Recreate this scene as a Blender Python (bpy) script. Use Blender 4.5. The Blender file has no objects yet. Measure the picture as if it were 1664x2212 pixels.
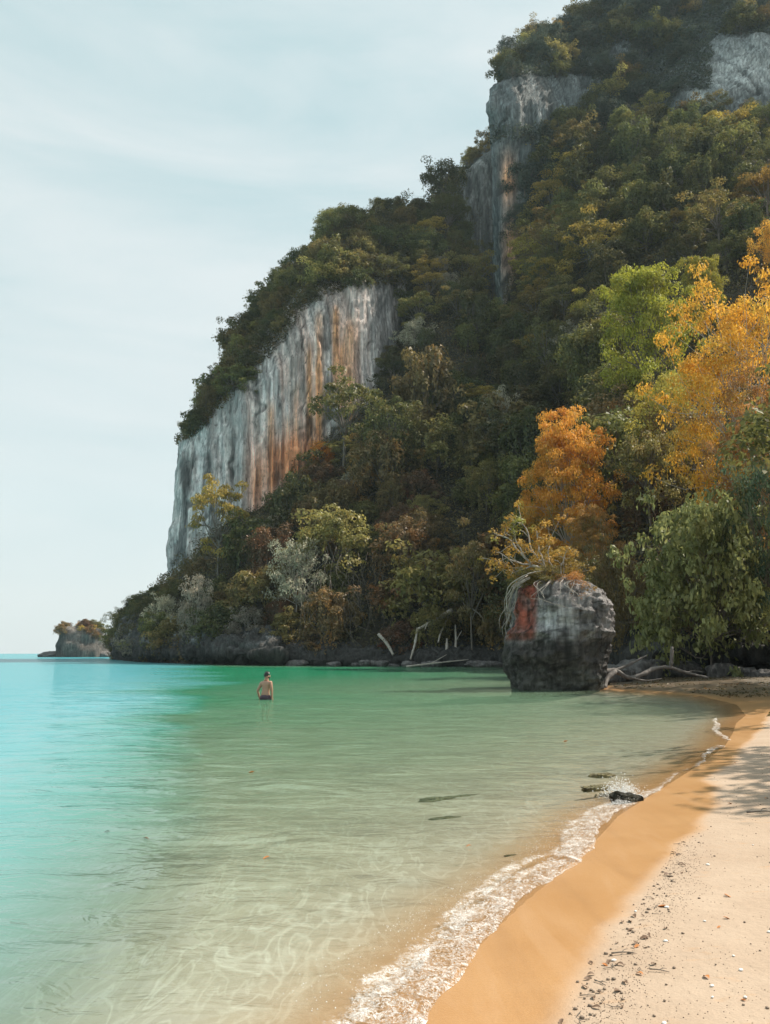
import bpy, bmesh, math, random
import numpy as np
from mathutils import Vector

random.seed(7)
rng = np.random.default_rng(7)
SC = bpy.context.scene
COL = SC.collection
R = math.radians

# ------------------------------------------------------------------ camera
FPX, CU, CV, HZ, CAMH = 1683.0, 832.0, 1106.0, 1410.0, 1.7
PITCH = math.atan((HZ - CV) / FPX)
cd = bpy.data.cameras.new('camera')
cam = bpy.data.objects.new('camera', cd); COL.objects.link(cam)
cam.location = (0, 0, CAMH)
cam.rotation_euler = (R(90) + PITCH, 0, 0)
cd.sensor_fit = 'VERTICAL'; cd.sensor_height = 36.0; cd.lens = 36.0 * FPX / 2212.0
cd.clip_start = 0.1; cd.clip_end = 30000
SC.camera = cam

# ------------------------------------------------------------------ sun, sky, exposure
SUN_AZ, SUN_EL = R(66), R(51)          # azimuth measured from +Y towards +X
w = bpy.data.worlds.new('World'); SC.world = w; w.use_nodes = True
nt = w.node_tree; nt.nodes.clear()
def N(nt, t, **k):
    n = nt.nodes.new(t)
    for a, b in k.items(): setattr(n, a, b)
    return n
out = N(nt, 'ShaderNodeOutputWorld'); bg = N(nt, 'ShaderNodeBackground'); bg.inputs[1].default_value = 0.1
sky = N(nt, 'ShaderNodeTexSky', sky_type='NISHITA'); sky.sun_disc = False
sky.sun_elevation = SUN_EL; sky.sun_rotation = SUN_AZ
sky.air_density = 1.0; sky.dust_density = 2.0; sky.ozone_density = 1.0
tc = N(nt, 'ShaderNodeTexCoord'); mp = N(nt, 'ShaderNodeMapping'); mp.inputs['Scale'].default_value = (1.6, 1.6, 9.0)
mp.inputs['Rotation'].default_value = (R(6), R(-4), 0)
nz = N(nt, 'ShaderNodeTexNoise'); nz.inputs['Scale'].default_value = 1.3; nz.inputs['Detail'].default_value = 7; nz.inputs['Roughness'].default_value = 0.55
nz.inputs['Distortion'].default_value = 0.6
rp = N(nt, 'ShaderNodeValToRGB')
rp.color_ramp.elements[0].position = 0.32; rp.color_ramp.elements[0].color = (3.95, 5.15, 5.3, 1)
rp.color_ramp.elements[1].position = 0.68; rp.color_ramp.elements[1].color = (5.6, 6.1, 6.1, 1)
mx = N(nt, 'ShaderNodeMix', data_type='RGBA'); mx.inputs[0].default_value = 0.9
L = nt.links.new
L(tc.outputs['Generated'], mp.inputs[0]); L(mp.outputs[0], nz.inputs['Vector']); L(nz.outputs[0], rp.inputs[0])

sx_ = N(nt, 'ShaderNodeSeparateXYZ'); L(tc.outputs['Generated'], sx_.inputs[0])
mr = N(nt, 'ShaderNodeMapRange'); mr.inputs[1].default_value = -.02; mr.inputs[2].default_value = .55; mr.inputs[3].default_value = 1.0; mr.inputs[4].default_value = 0.0; L(sx_.outputs[2], mr.inputs[0])
mh = N(nt, 'ShaderNodeMix', data_type='RGBA'); L(mr.outputs[0], mh.inputs[0]); L(rp.outputs[0], mh.inputs['A']); mh.inputs['B'].default_value = (5.75, 6.2, 6.15, 1)
L(sky.outputs[0], mx.inputs['A']); L(mh.outputs['Result'], mx.inputs['B']); L(mx.outputs['Result'], bg.inputs[0]); L(bg.outputs[0], out.inputs[0])

sl = bpy.data.lights.new('sun', 'SUN'); sl.energy = 5.0; sl.angle = R(0.55); sl.color = (1.0, 0.91, 0.78)
so = bpy.data.objects.new('sun', sl); COL.objects.link(so)
sdir = Vector((math.sin(SUN_AZ) * math.cos(SUN_EL), math.cos(SUN_AZ) * math.cos(SUN_EL), math.sin(SUN_EL)))
so.rotation_euler = sdir.to_track_quat('Z', 'Y').to_euler()
vs = SC.view_settings
vs.view_transform = 'Standard'; vs.look = 'None'; vs.exposure = 0.55; vs.gamma = 1.0; vs.use_curve_mapping = False
cy = SC.cycles
SC.render.engine = 'CYCLES'
cy.max_bounces = 7; cy.diffuse_bounces = 3; cy.glossy_bounces = 3; cy.transmission_bounces = 4; cy.transparent_max_bounces = 10
cy.caustics_reflective = False; cy.caustics_refractive = False
cy.use_denoising = True
try: cy.denoiser = 'OPENIMAGEDENOISE'
except Exception: pass
cy.use_adaptive_sampling = True; cy.adaptive_threshold = 0.02

# ------------------------------------------------------------------ helpers
CT, ST = math.cos(PITCH), math.sin(PITCH)
def pt(u, v, Y):
    a = (u - CU) / FPX; b = (CV - v) / FPX
    t = Y / (CT - b * ST)
    return np.array([a * t, Y, CAMH + t * (ST + b * CT)])
def gp(u, v, z=0.0):
    a = (u - CU) / FPX; b = (CV - v) / FPX
    t = (z - CAMH) / (ST + b * CT)
    return np.array([a * t, t * (CT - b * ST), z])
def proj(P):
    P = np.asarray(P, float); d = P - np.array([0, 0, CAMH])
    f = d[..., 1] * CT + d[..., 2] * ST; up = -d[..., 1] * ST + d[..., 2] * CT
    return CU + FPX * d[..., 0] / f, CV - FPX * up / f

def _hash(ix, iy, iz, seed):
    h = (ix * 374761393 + iy * 668265263 + iz * 2147483647 + seed * 1274126177) & 0xffffffff
    h = ((h ^ (h >> 13)) * 1274126177) & 0xffffffff
    h = ((h ^ (h >> 16)) * 2246822519) & 0xffffffff
    return ((h ^ (h >> 15)) & 0xffffff) / float(0xffffff)
def vnoise(P, seed=0):
    P = np.asarray(P, float); f0 = np.floor(P); I = f0.astype(np.int64); F = P - f0
    F = F * F * F * (F * (F * 6 - 15) + 10)
    r = 0
    for dx in (0, 1):
        for dy in (0, 1):
            for dz in (0, 1):
                wgt = (F[..., 0] if dx else 1 - F[..., 0]) * (F[..., 1] if dy else 1 - F[..., 1]) * (F[..., 2] if dz else 1 - F[..., 2])
                r = r + wgt * _hash(I[..., 0] + dx, I[..., 1] + dy, I[..., 2] + dz, seed)
    return r * 2 - 1
def fbm(P, oct=4, seed=0, gain=0.5):
    P = np.asarray(P, float); a = 1; s = 0; t = 0
    for i in range(oct):
        s = s + a * vnoise(P * (2.03 ** i) + 17.3 * i, seed + i); t += a; a *= gain
    return s / t
def ridged(P, oct=4, seed=0):
    a = 1; s = 0; t = 0
    for i in range(oct):
        s = s + a * (1 - 2 * np.abs(vnoise(P * (2.03 ** i) + 9.1 * i, seed + i))); t += a; a *= .5
    return s / t
def sstep(a, b, x):
    t = np.clip((x - a) / (b - a), 0, 1); return t * t * (3 - 2 * t)

def mesh_np(name, V, Q, mat=None, attrs=None, smooth=False):
    """Q: (n,k) int array of faces all of k corners, or list of such arrays"""
    V = np.asarray(V, np.float32); Qs = Q if isinstance(Q, list) else [Q]
    Qs = [np.asarray(q, np.int32) for q in Qs if len(q)]
    me = bpy.data.meshes.new(name)
    me.vertices.add(len(V)); me.vertices.foreach_set('co', V.ravel())
    nl = sum(q.size for q in Qs); nf = sum(len(q) for q in Qs)
    me.loops.add(nl); me.loops.foreach_set('vertex_index', np.concatenate([q.ravel() for q in Qs]))
    tot = np.concatenate([np.full(len(q), q.shape[1], np.int32) for q in Qs])
    st = np.concatenate([[0], np.cumsum(tot)[:-1]]).astype(np.int32)
    me.polygons.add(nf); me.polygons.foreach_set('loop_start', st); me.polygons.foreach_set('loop_total', tot)
    if smooth: me.polygons.foreach_set('use_smooth', np.ones(nf, bool))
    for k, (dom, arr) in (attrs or {}).items():
        arr = np.asarray(arr, np.float32)
        if arr.ndim == 1:
            a = me.attributes.new(k, 'FLOAT', dom); a.data.foreach_set('value', arr)
        else:
            if arr.shape[1] == 3: arr = np.concatenate([arr, np.ones((len(arr), 1), np.float32)], 1)
            a = me.attributes.new(k, 'FLOAT_COLOR', dom); a.data.foreach_set('color', arr.ravel())
    me.update(calc_edges=True)
    if mat: me.materials.append(mat)
    return me
def link(name, me, parent=None, loc=None):
    o = bpy.data.objects.new(name, me); COL.objects.link(o)
    if parent: o.parent = parent
    if loc is not None: o.location = loc
    return o
def tag(o, label=None, cat=None, group=None, kind=None):
    if label: o['label'] = label
    if cat: o['category'] = cat
    if group: o['group'] = group
    if kind: o['kind'] = kind
    return o
def empty(name, loc, rz=0, sc=1, label=None, cat=None, group=None):
    o = bpy.data.objects.new(name, None); COL.objects.link(o); o.empty_display_size = .3
    o.location = loc; o.rotation_euler = (0, 0, rz); o.scale = (sc, sc, sc) if np.isscalar(sc) else sc
    return tag(o, label, cat, group)
def gridq(m, k):
    i = np.arange(m - 1)[:, None] * k + np.arange(k - 1)[None, :]
    return np.stack([i, i + k, i + k + 1, i + 1], -1).reshape(-1, 4)

class MB:
    """collects tubes / blobs as raw arrays, linked as ONE mesh object"""
    def __init__(s): s.V = []; s.Q = []; s.T = []; s.n = 0
    def add(s, V, Q=None, T=None):
        V = np.asarray(V, float)
        if Q is not None and len(Q): s.Q.append(np.asarray(Q) + s.n)
        if T is not None and len(T): s.T.append(np.asarray(T) + s.n)
        s.V.append(V); s.n += len(V)
    def tube(s, P, r, k=6):
        P = np.asarray(P, float); n = len(P)
        r = np.full(n, r) if np.isscalar(r) else np.asarray(r, float)
        T = np.gradient(P, axis=0); T /= np.linalg.norm(T, axis=1)[:, None] + 1e-9
        ref = np.array([0.31, 0.17, 0.93]); 
        if abs(T[0] @ ref) > .9: ref = np.array([.9, .3, .1])
        A = np.cross(T, ref); A /= np.linalg.norm(A, axis=1)[:, None] + 1e-9
        B = np.cross(T, A)
        th = np.arange(k) / k * 2 * np.pi
        V = P[:, None] + r[:, None, None] * (A[:, None] * np.cos(th)[None, :, None] + B[:, None] * np.sin(th)[None, :, None])
        V = V.reshape(-1, 3)
        i = np.arange(n - 1)[:, None] * k; j = np.arange(k)[None, :]; j2 = (j + 1) % k
        Q = np.stack([i + j, i + j2, i + k + j2, i + k + j], -1).reshape(-1, 4)
        base = len(V); V = np.concatenate([V, P[:1], P[-1:]])
        T3 = [[base, (a + 1) % k, a] for a in range(k)] + [[base + 1, (n - 1) * k + a, (n - 1) * k + (a + 1) % k] for a in range(k)]
        s.add(V, Q, T3)
    def mesh(s, name, mat, smooth=True, attrs=None):
        return mesh_np(name, np.concatenate(s.V), [np.concatenate(x) for x in (s.Q, s.T) if x], mat, attrs, smooth)
def curve_pts(ctrl, n=12, jit=0, seed=0):
    C = np.asarray(ctrl, float); m = len(C)
    if m == 2: C = np.array([C[0], (C[0] + C[1]) / 2, C[1]]); m = 3
    E = np.concatenate([[2 * C[0] - C[1]], C, [2 * C[-1] - C[-2]]])
    t = np.linspace(0, m - 1 - 1e-6, n); i = t.astype(int); f = (t - i)[:, None]
    p0, p1, p2, p3 = E[i], E[i + 1], E[i + 2], E[i + 3]
    P = .5 * ((2 * p1) + (-p0 + p2) * f + (2 * p0 - 5 * p1 + 4 * p2 - p3) * f * f + (-p0 + 3 * p1 - 3 * p2 + p3) * f ** 3)
    if jit:
        r = np.random.default_rng(seed); J = r.normal(0, jit, P.shape); J[0] = J[-1] = 0; P = P + J
    return P

# ------------------------------------------------------------------ materials
def mat(name):
    m = bpy.data.materials.new(name); m.use_nodes = True; m.node_tree.nodes.clear()
    return m, m.node_tree, m.node_tree.links.new
def noise(nt, scale, detail=5, rough=.55, vec=None, dist=0):
    n = N(nt, 'ShaderNodeTexNoise'); n.inputs['Scale'].default_value = scale; n.inputs['Detail'].default_value = detail
    n.inputs['Roughness'].default_value = rough; n.inputs['Distortion'].default_value = dist
    if vec is not None: nt.links.new(vec, n.inputs['Vector'])
    return n
def mixc(nt, f, a, b, blend='MIX'):
    m = N(nt, 'ShaderNodeMix', data_type='RGBA', blend_type=blend)
    for s, x in ((m.inputs[0], f), (m.inputs['A'], a), (m.inputs['B'], b)):
        if hasattr(x, 'is_linked') or hasattr(x, 'links'): nt.links.new(x, s)
        elif isinstance(x, (int, float)): s.default_value = x
        else: s.default_value = (*x, 1) if len(x) == 3 else x
    return m.outputs['Result']
def mth(nt, op, a, b=None, c=None, clamp=False):
    m = N(nt, 'ShaderNodeMath', operation=op); m.use_clamp = clamp
    for s, x in zip(m.inputs, (a, b, c)):
        if x is None: continue
        if hasattr(x, 'links'): nt.links.new(x, s)
        else: s.default_value = x
    return m.outputs[0]
def maprange(nt, x, a, b, c=0., d=1.):
    m = N(nt, 'ShaderNodeMapRange'); nt.links.new(x, m.inputs[0])
    for i, k in enumerate((a, b, c, d)): m.inputs[i + 1].default_value = k
    return m.outputs[0]
def attr(nt, name):
    a = N(nt, 'ShaderNodeAttribute', attribute_name=name); return a
def objvec(nt, scale=(1, 1, 1)):
    t = N(nt, 'ShaderNodeTexCoord'); m = N(nt, 'ShaderNodeMapping'); m.inputs['Scale'].default_value = scale
    nt.links.new(t.outputs['Object'], m.inputs[0]); return m.outputs[0]
def bump(nt, h, strength=.5, dist=.1, normal=None):
    b = N(nt, 'ShaderNodeBump'); b.inputs['Strength'].default_value = strength; b.inputs['Distance'].default_value = dist
    nt.links.new(h, b.inputs['Height'])
    if normal is not None: nt.links.new(normal, b.inputs['Normal'])
    return b.outputs[0]

def leaf_mat(name, c0, c1, c2=None, transl=.35, rnd=.35):
    """c0..c1 by leaf, c2 for some clumps, whole-plant variation by object"""
    m, nt, L = mat(name)
    o = N(nt, 'ShaderNodeOutputMaterial')
    t = attr(nt, 'tone').outputs['Fac']
    col = mixc(nt, t, c0, c1)
    if c2 is not None:
        n = noise(nt, .45, 2, vec=objvec(nt)); col = mixc(nt, maprange(nt, n.outputs[0], .52, .64), col, c2)
    oi = N(nt, 'ShaderNodeObjectInfo')
    hsv = N(nt, 'ShaderNodeHueSaturation'); L(col, hsv.inputs['Color'])
    L(mth(nt, 'MULTIPLY_ADD', oi.outputs['Random'], .05, .475), hsv.inputs['Hue'])
    L(mth(nt, 'MULTIPLY_ADD', oi.outputs['Random'], rnd * 1.6, 1 - rnd * .8), hsv.inputs['Value'])
    d = N(nt, 'ShaderNodeBsdfDiffuse'); tr = N(nt, 'ShaderNodeBsdfTranslucent'); ms = N(nt, 'ShaderNodeMixShader'); ms.inputs[0].default_value = transl
    L(hsv.outputs[0], d.inputs[0]); L(hsv.outputs[0], tr.inputs[0]); L(d.outputs[0], ms.inputs[1]); L(tr.outputs[0], ms.inputs[2])
    g = N(nt, 'ShaderNodeBsdfGlossy'); g.inputs['Roughness'].default_value = .5; g.inputs[0].default_value = (1, 1, 1, 1)
    m2 = N(nt, 'ShaderNodeMixShader'); m2.inputs[0].default_value = .025; L(ms.outputs[0], m2.inputs[1]); L(g.outputs[0], m2.inputs[2])
    L(m2.outputs[0], o.inputs[0]); return m
def bark_mat(name, c0, c1, sc=6.):
    m, nt, L = mat(name); o = N(nt, 'ShaderNodeOutputMaterial'); p = N(nt, 'ShaderNodeBsdfPrincipled')
    v = objvec(nt, (1, 1, .35)); n = noise(nt, sc, 6, .6, v)
    L(mixc(nt, maprange(nt, n.outputs[0], .3, .7), c0, c1), p.inputs['Base Color']); p.inputs['Roughness'].default_value = .85
    L(bump(nt, n.outputs[0], .6, .05), p.inputs['Normal']); L(p.outputs[0], o.inputs[0]); return m
def flat_mat(name, c, rough=.6, var=.25, sc=8.):
    m, nt, L = mat(name); o = N(nt, 'ShaderNodeOutputMaterial'); p = N(nt, 'ShaderNodeBsdfPrincipled')
    n = noise(nt, sc, 5, .6, objvec(nt)); c = np.array(c)
    L(mixc(nt, n.outputs[0], tuple(c * (1 - var)), tuple(np.minimum(c * (1 + var), 1))), p.inputs['Base Color'])
    p.inputs['Roughness'].default_value = rough; L(bump(nt, n.outputs[0], .2, .02), p.inputs['Normal']); L(p.outputs[0], o.inputs[0]); return m
def rock_mat(name, wet=True, scale=1.0, ao=True):
    """colour comes from the mesh attribute 'col' (stains), grain and pits from noise"""
    m, nt, L = mat(name); o = N(nt, 'ShaderNodeOutputMaterial'); p = N(nt, 'ShaderNodeBsdfPrincipled')
    c = attr(nt, 'col').outputs['Color']
    n1 = noise(nt, 2.2 * scale, 8, .68, objvec(nt, (1, 1, .22)), .4); n2 = noise(nt, .8 * scale, 6, .6, objvec(nt))
    n3 = noise(nt, 1.5 * scale, 5, .62, objvec(nt, (1, 1, .035)), .25)
    k = mth(nt, 'MULTIPLY_ADD', maprange(nt, n1.outputs[0], .28, .72), .75, .6)
    k = mth(nt, 'MULTIPLY', k, mth(nt, 'MULTIPLY_ADD', maprange(nt, n3.outputs[0], .36, .64), .85, .5))
    k = mth(nt, 'MULTIPLY', k, maprange(nt, n2.outputs[0], .30, .42, .55, 1))
    h = N(nt, 'ShaderNodeVectorMath', operation='SCALE'); L(c, h.inputs[0]); L(k, h.inputs['Scale'])
    L(h.outputs[0], p.inputs['Base Color']); p.inputs['Roughness'].default_value = .85
    b = bump(nt, n1.outputs[0], .9, .5 / scale); b = bump(nt, n3.outputs[0], .8, .5 / scale, b); b = bump(nt, n2.outputs[0], .6, .5 / scale, b)
    L(b, p.inputs['Normal']); L(p.outputs[0], o.inputs[0]); return m

M = {}
M['bark'] = bark_mat('bark_grey', (.09, .075, .06), (.2, .17, .14))
M['bark_pale'] = bark_mat('bark_pale', (.3, .26, .22), (.55, .5, .44))
M['drift'] = bark_mat('driftwood_bark', (.07, .06, .055), (.20, .18, .165), 4)
M['dark'] = leaf_mat('leaf_dark_green', (.038, .05, .02), (.175, .175, .055), (.12, .11, .034), .45)
M['mid'] = leaf_mat('leaf_mid_green', (.06, .072, .024), (.26, .245, .075), (.18, .145, .045), .48)
M['olive'] = leaf_mat('leaf_olive', (.10, .09, .03), (.38, .31, .105), (.28, .20, .065), .48)
M['brown'] = leaf_mat('leaf_dry_brown', (.11, .075, .036), (.28, .18, .085), (.32, .15, .05), .4)
M['pale'] = leaf_mat('leaf_pale_dry', (.20, .18, .13), (.52, .46, .35), None, .4)
M['yellow'] = leaf_mat('leaf_yellow', (.18, .15, .035), (.56, .40, .09), (.40, .28, .06), .48)
M['orange'] = leaf_mat('leaf_orange', (.58, .25, .03), (.95, .50, .08), (.50, .32, .06), .5, .1)
M['gold'] = leaf_mat('leaf_gold', (.36, .22, .05), (.74, .46, .12), (.30, .25, .06), .5, .2)
M['lime'] = leaf_mat('leaf_lime', (.20, .22, .03), (.50, .48, .06), (.36, .33, .05), .5, .2)
M['broad'] = leaf_mat('leaf_broad_green', (.08, .10, .032), (.46, .47, .18), (.16, .18, .06), .42, .1)
M['teal'] = leaf_mat('leaf_blue_green', (.035, .075, .045), (.13, .21, .12), (.2, .2, .07), .4, .1)
M['hazed'] = leaf_mat('leaf_hazed_green', (.04, .055, .04), (.115, .14, .10), (.10, .10, .06), .4)  # teal haze of the peak put into the leaf colour
M['litter'] = leaf_mat('leaf_understory', (.045, .046, .02), (.16, .13, .05), (.18, .11, .042), .4, 0)
M['cliff'] = rock_mat('limestone', scale=1.0)
M['rock'] = rock_mat('shore_rock', scale=2.0)

# ------------------------------------------------------------------ shoreline plan
shore = [(-14., -60.), (-6., -14.), (-1.6, 0.)]
shore += [tuple(gp(u, v)[:2]) for u, v in ((905, 2212), (985, 2095), (1060, 2015), (1130, 1950), (1190, 1900), (1245, 1855), (1300, 1800), (1335, 1762), (1385, 1730),
          (1450, 1690), (1520, 1645), (1565, 1612), (1582, 1585), (1590, 1562), (1610, 1545), (1590, 1522), (1510, 1503), (1400, 1495), (1300, 1489))]
shore += [(12., 44.), (17., 54.), (19., 70.), (17., 90.), (15.5, 106.), (5., 110.), (-8., 113.), (-20., 120.), (-30., 131.), (-43., 148.), (-50., 164.),
          (-56., 186.), (-60., 215.), (-40., 270.), (60., 420.), (300., 600.), (900., 800.)]
shore = np.array(shore)
wetl = [(-10., -60.), (-3., -14.), (.6, 0.)] + [tuple(gp(u, v, .1)[:2]) for u, v in ((1180, 2212), (1232, 2110), (1262, 2045), (1330, 1960), (1392, 1900), (1440, 1850), (1455, 1810),
        (1510, 1775), (1535, 1745), (1545, 1712), (1560, 1690), (1530, 1672), (1575, 1640), (1612, 1600), (1655, 1560), (1662, 1540))] + [(15, 27.), (17., 36.), (20., 48.), (60., 60.)]
wetl = np.array(wetl)
def sdist(P, line, close):
    P = np.asarray(P, float); d = np.full(P.shape[0], 1e9)
    for a, b in zip(line[:-1], line[1:]):
        ab = b - a; t = np.clip(((P - a) @ ab) / (ab @ ab), 0, 1)
        d = np.minimum(d, np.linalg.norm(P - (a + t[:, None] * ab), axis=1))
    poly = np.concatenate([line, close]); ins = np.zeros(len(P), bool)
    for a, b in zip(poly, np.roll(poly, -1, 0)):
        c = (a[1] > P[:, 1]) != (b[1] > P[:, 1])
        with np.errstate(divide='ignore', invalid='ignore'):
            ins ^= c & (P[:, 0] < (b[0] - a[0]) * (P[:, 1] - a[1]) / (b[1] - a[1]) + a[0])
    return np.where(ins, d, -d)
def land_sd(P): return sdist(P, shore, np.array([(3000., 800.), (3000., -300.), (-14., -300.)]))
def dry_sd(P): return sdist(P, wetl, np.array([(3000., 60.), (3000., -300.), (-10., -300.)]))
def open_refl(P):  # open water mask, cut along the edge of the sky reflection
    q = -P[:, 0] - .21 * P[:, 1] - .2 + .09 * np.clip(P[:, 1], 6, 40) * fbm(np.column_stack([P * .2, P[:, :1] * 0]), 4, 15)
    return (1 - np.exp(-np.maximum(q, 0) / (1.6 + .055 * np.clip(P[:, 1], 0, 80)))) * sstep(-4, 4, P[:, 1])
def ground_z(P, sd=None):
    P = np.asarray(P, float)
    if sd is None: sd = land_sd(P)
    zl = np.where(sd < 4, .075 * sd - .0035 * sd * sd, .244 + .047 * (1 - np.exp(-(sd - 4) / 14)) * 14)
    s = -sd
    zs = -(.42 * (1 - np.exp(-np.maximum(s, 0) / 3.2)) + .021 * s * np.exp(-s / 90) + .45 * (1 - np.exp(-np.maximum(s - 8, 0) / 60)) + 4.0 * (1 - np.exp(-np.maximum(s - 70, 0) / 150)) + .8 * open_refl(P) * sstep(0, 5, s))
    z = np.where(sd > 0, zl, zs)
    q = np.concatenate([P, np.zeros((len(P), 1))], 1)
    k = sstep(-1.5, 1.5, sd)
    z = z + (.018 * fbm(q * .9, 3, 3) + .010 * fbm(q * 3.1, 3, 5)) * (k * sstep(0.3, 2.5, sd) + .35 * sstep(.5, 3, s))
    z = z + .03 * fbm(q * .35, 2, 9) * sstep(1.0, 5, np.abs(sd))
    return z
def spaced(lo, a, b, hi, d, g=1.07):
    c = list(np.arange(a, b, d)); s = d; x = c[-1]
    while x < hi: s *= g; x += s; c.append(x)
    s = d; x = a; l = []
    while x > lo: s *= g; x -= s; l.append(x)
    return np.array(l[::-1] + c)
gx = spaced(-1500, -7, 9, 1500, .085); gy = spaced(-80, 3.2, 17, 1500, .085, 1.035)
GX, GY = np.meshgrid(gx, gy, indexing='ij'); GP = np.stack([GX.ravel(), GY.ravel()], 1)
SD = land_sd(GP); GZ = ground_z(GP, SD); DSD = dry_sd(GP)
q3 = np.concatenate([GP, np.zeros((len(GP), 1))], 1)
DSDn = DSD + .10 * fbm(q3 * 1.7, 3, 21)
dry = sstep(-.10, .09, DSDn)

# sand -------------------------------------------------------------
m, nt, L = mat('sand'); o = N(nt, 'ShaderNodeOutputMaterial'); p = N(nt, 'ShaderNodeBsdfPrincipled')
dr = attr(nt, 'dry').outputs['Fac']; dp = attr(nt, 'under').outputs['Fac']
v = objvec(nt); n1 = noise(nt, 1.3, 6, .6, v); n2 = noise(nt, 90, 3, .7, v); n3 = noise(nt, 6, 5, .6, objvec(nt, (.6, 1.3, 1)))
c_dry = mixc(nt, maprange(nt, n1.outputs[0], .3, .7), (.355, .265, .195), (.43, .335, .255))
c_dry = mixc(nt, maprange(nt, n3.outputs[0], .60, .74, 0, .55), c_dry, (.42, .25, .13))
c_wet = mixc(nt, maprange(nt, n1.outputs[0], .3, .7), (.40, .215, .09), (.455, .26, .12))

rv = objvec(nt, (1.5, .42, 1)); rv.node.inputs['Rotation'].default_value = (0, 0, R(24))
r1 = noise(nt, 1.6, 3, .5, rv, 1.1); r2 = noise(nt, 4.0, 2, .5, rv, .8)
def ridge(n_, w_): return mth(nt, 'SUBTRACT', 1.0, mth(nt, 'MULTIPLY', mth(nt, 'ABSOLUTE', mth(nt, 'SUBTRACT', n_.outputs[0], .5)), w_), clamp=True)  # ridge of the noise value, drawn as a caustic line
caustic = mth(nt, 'MAXIMUM', ridge(r1, 34), mth(nt, 'MULTIPLY', ridge(r2, 20), .6))
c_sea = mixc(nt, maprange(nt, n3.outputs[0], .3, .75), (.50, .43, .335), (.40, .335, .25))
c_sea = mixc(nt, mth(nt, 'MULTIPLY', caustic, .62), c_sea, (.70, .66, .55))  # bright caustic lines painted into the seabed colour
wv5 = objvec(nt, (2.6, .35, 1)); wv5.node.inputs['Rotation'].default_value = (0, 0, R(24)); n5 = noise(nt, 1.4, 6, .6, wv5, .5)
c_wet = mixc(nt, maprange(nt, n5.outputs[0], .54, .66, 0, .25), c_wet, (.29, .155, .07)); c_wet = mixc(nt, maprange(nt, n5.outputs[0], .38, .46, .22, 0), c_wet, (.52, .33, .19))
c = mixc(nt, dr, c_wet, c_dry); c = mixc(nt, mth(nt, 'MULTIPLY', attr(nt, 'shade_dirt').outputs['Fac'], maprange(nt, n3.outputs[0], .2, .6, .6, 1)), c, (.10, .085, .065)); c = mixc(nt, dp, c, c_sea)  # shade of the far beach painted dark into the sand, with litter soil
gr = mth(nt, 'MULTIPLY_ADD', n2.outputs[0], .34, .83)
hh = N(nt, 'ShaderNodeVectorMath', operation='SCALE'); L(c, hh.inputs[0]); L(gr, hh.inputs['Scale']); L(hh.outputs[0], p.inputs['Base Color'])
L(maprange(nt, dr, 0, 1, .30, .95), p.inputs['Roughness']); L(maprange(nt, dr, 0, 1, .5, .1), p.inputs['Specular IOR Level'])
b = bump(nt, n2.outputs[0], .25, .01); n4 = noise(nt, 14, 4, .6, v); b = bump(nt, mth(nt, 'MULTIPLY', n4.outputs[0], dr), .6, .02, b); L(b, p.inputs['Normal']); L(p.outputs[0], o.inputs[0])
M['sand'] = m
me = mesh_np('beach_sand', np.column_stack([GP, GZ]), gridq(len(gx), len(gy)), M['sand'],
             {'dry': ('POINT', dry), 'under': ('POINT', sstep(.1, 1.3, -SD)), 'shade_dirt': ('POINT', sstep(24, 31, GP[:, 1] - .25 * np.maximum(GP[:, 0] - 10, 0) + 3 * fbm(q3 * .4, 3, 22)) * sstep(.1, .8, SD))}, True)
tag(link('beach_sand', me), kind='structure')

# sea --------------------------------------------------------------
m, nt, L = mat('sea_water'); o = N(nt, 'ShaderNodeOutputMaterial')
d = attr(nt, 'depth').outputs['Fac']
v = objvec(nt)
w1 = noise(nt, .55, 3, .5, objvec(nt, (.8, 1.15, 1)), .5); w2 = noise(nt, 2.3, 4, .55, objvec(nt, (.7, 1.2, 1)), .7); w3 = noise(nt, .12, 2, .5, v)
sh = maprange(nt, d, .0, .35, .12, 1)
hb = mth(nt, 'MULTIPLY_ADD', w1.outputs[0], 3.2, mth(nt, 'MULTIPLY', w2.outputs[0], 1.15)); hb = mth(nt, 'MULTIPLY', hb, sh)
nb = bump(nt, hb, 1.0, .052)
def expk(k): return mth(nt, 'POWER', 2.71828, mth(nt, 'MULTIPLY', d, -k))
cc = N(nt, 'ShaderNodeCombineColor'); L(expk(.36), cc.inputs[0]); L(expk(.05), cc.inputs[1]); L(expk(.08), cc.inputs[2])
tr = N(nt, 'ShaderNodeBsdfTransparent'); L(cc.outputs[0], tr.inputs[0])
df = N(nt, 'ShaderNodeBsdfDiffuse')
op = attr(nt, 'open').outputs['Fac']  # open water mask, cut along the edge of the sky reflection
cyan = mixc(nt, maprange(nt, d, .5, 1.7), (.19, .38, .375), (.065, .315, .365))
green = mixc(nt, maprange(nt, d, .3, .9), (.24, .32, .215), (.018, .195, .10))
L(mixc(nt, maprange(nt, op, .0, .75), green, cyan), df.inputs[0])  # bluer open water, with the sky reflection painted into the body colour
fac = mth(nt, 'SUBTRACT', 1.0, mth(nt, 'POWER', 2.71828, mth(nt, 'MULTIPLY', mth(nt, 'MULTIPLY', d, mth(nt, 'MINIMUM', mth(nt, 'ADD', d, .35), 1.5)), mth(nt, 'MULTIPLY_ADD', attr(nt, 'open').outputs['Fac'], -.9, -1.55))))
ms = N(nt, 'ShaderNodeMixShader'); L(fac, ms.inputs[0]); L(tr.outputs[0], ms.inputs[1]); L(df.outputs[0], ms.inputs[2])
gl = N(nt, 'ShaderNodeBsdfGlossy'); gl.inputs['Roughness'].default_value = .04; L(nb, gl.inputs['Normal'])
fr = N(nt, 'ShaderNodeFresnel'); fr.inputs[0].default_value = 1.33; L(nb, fr.inputs['Normal'])
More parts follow.
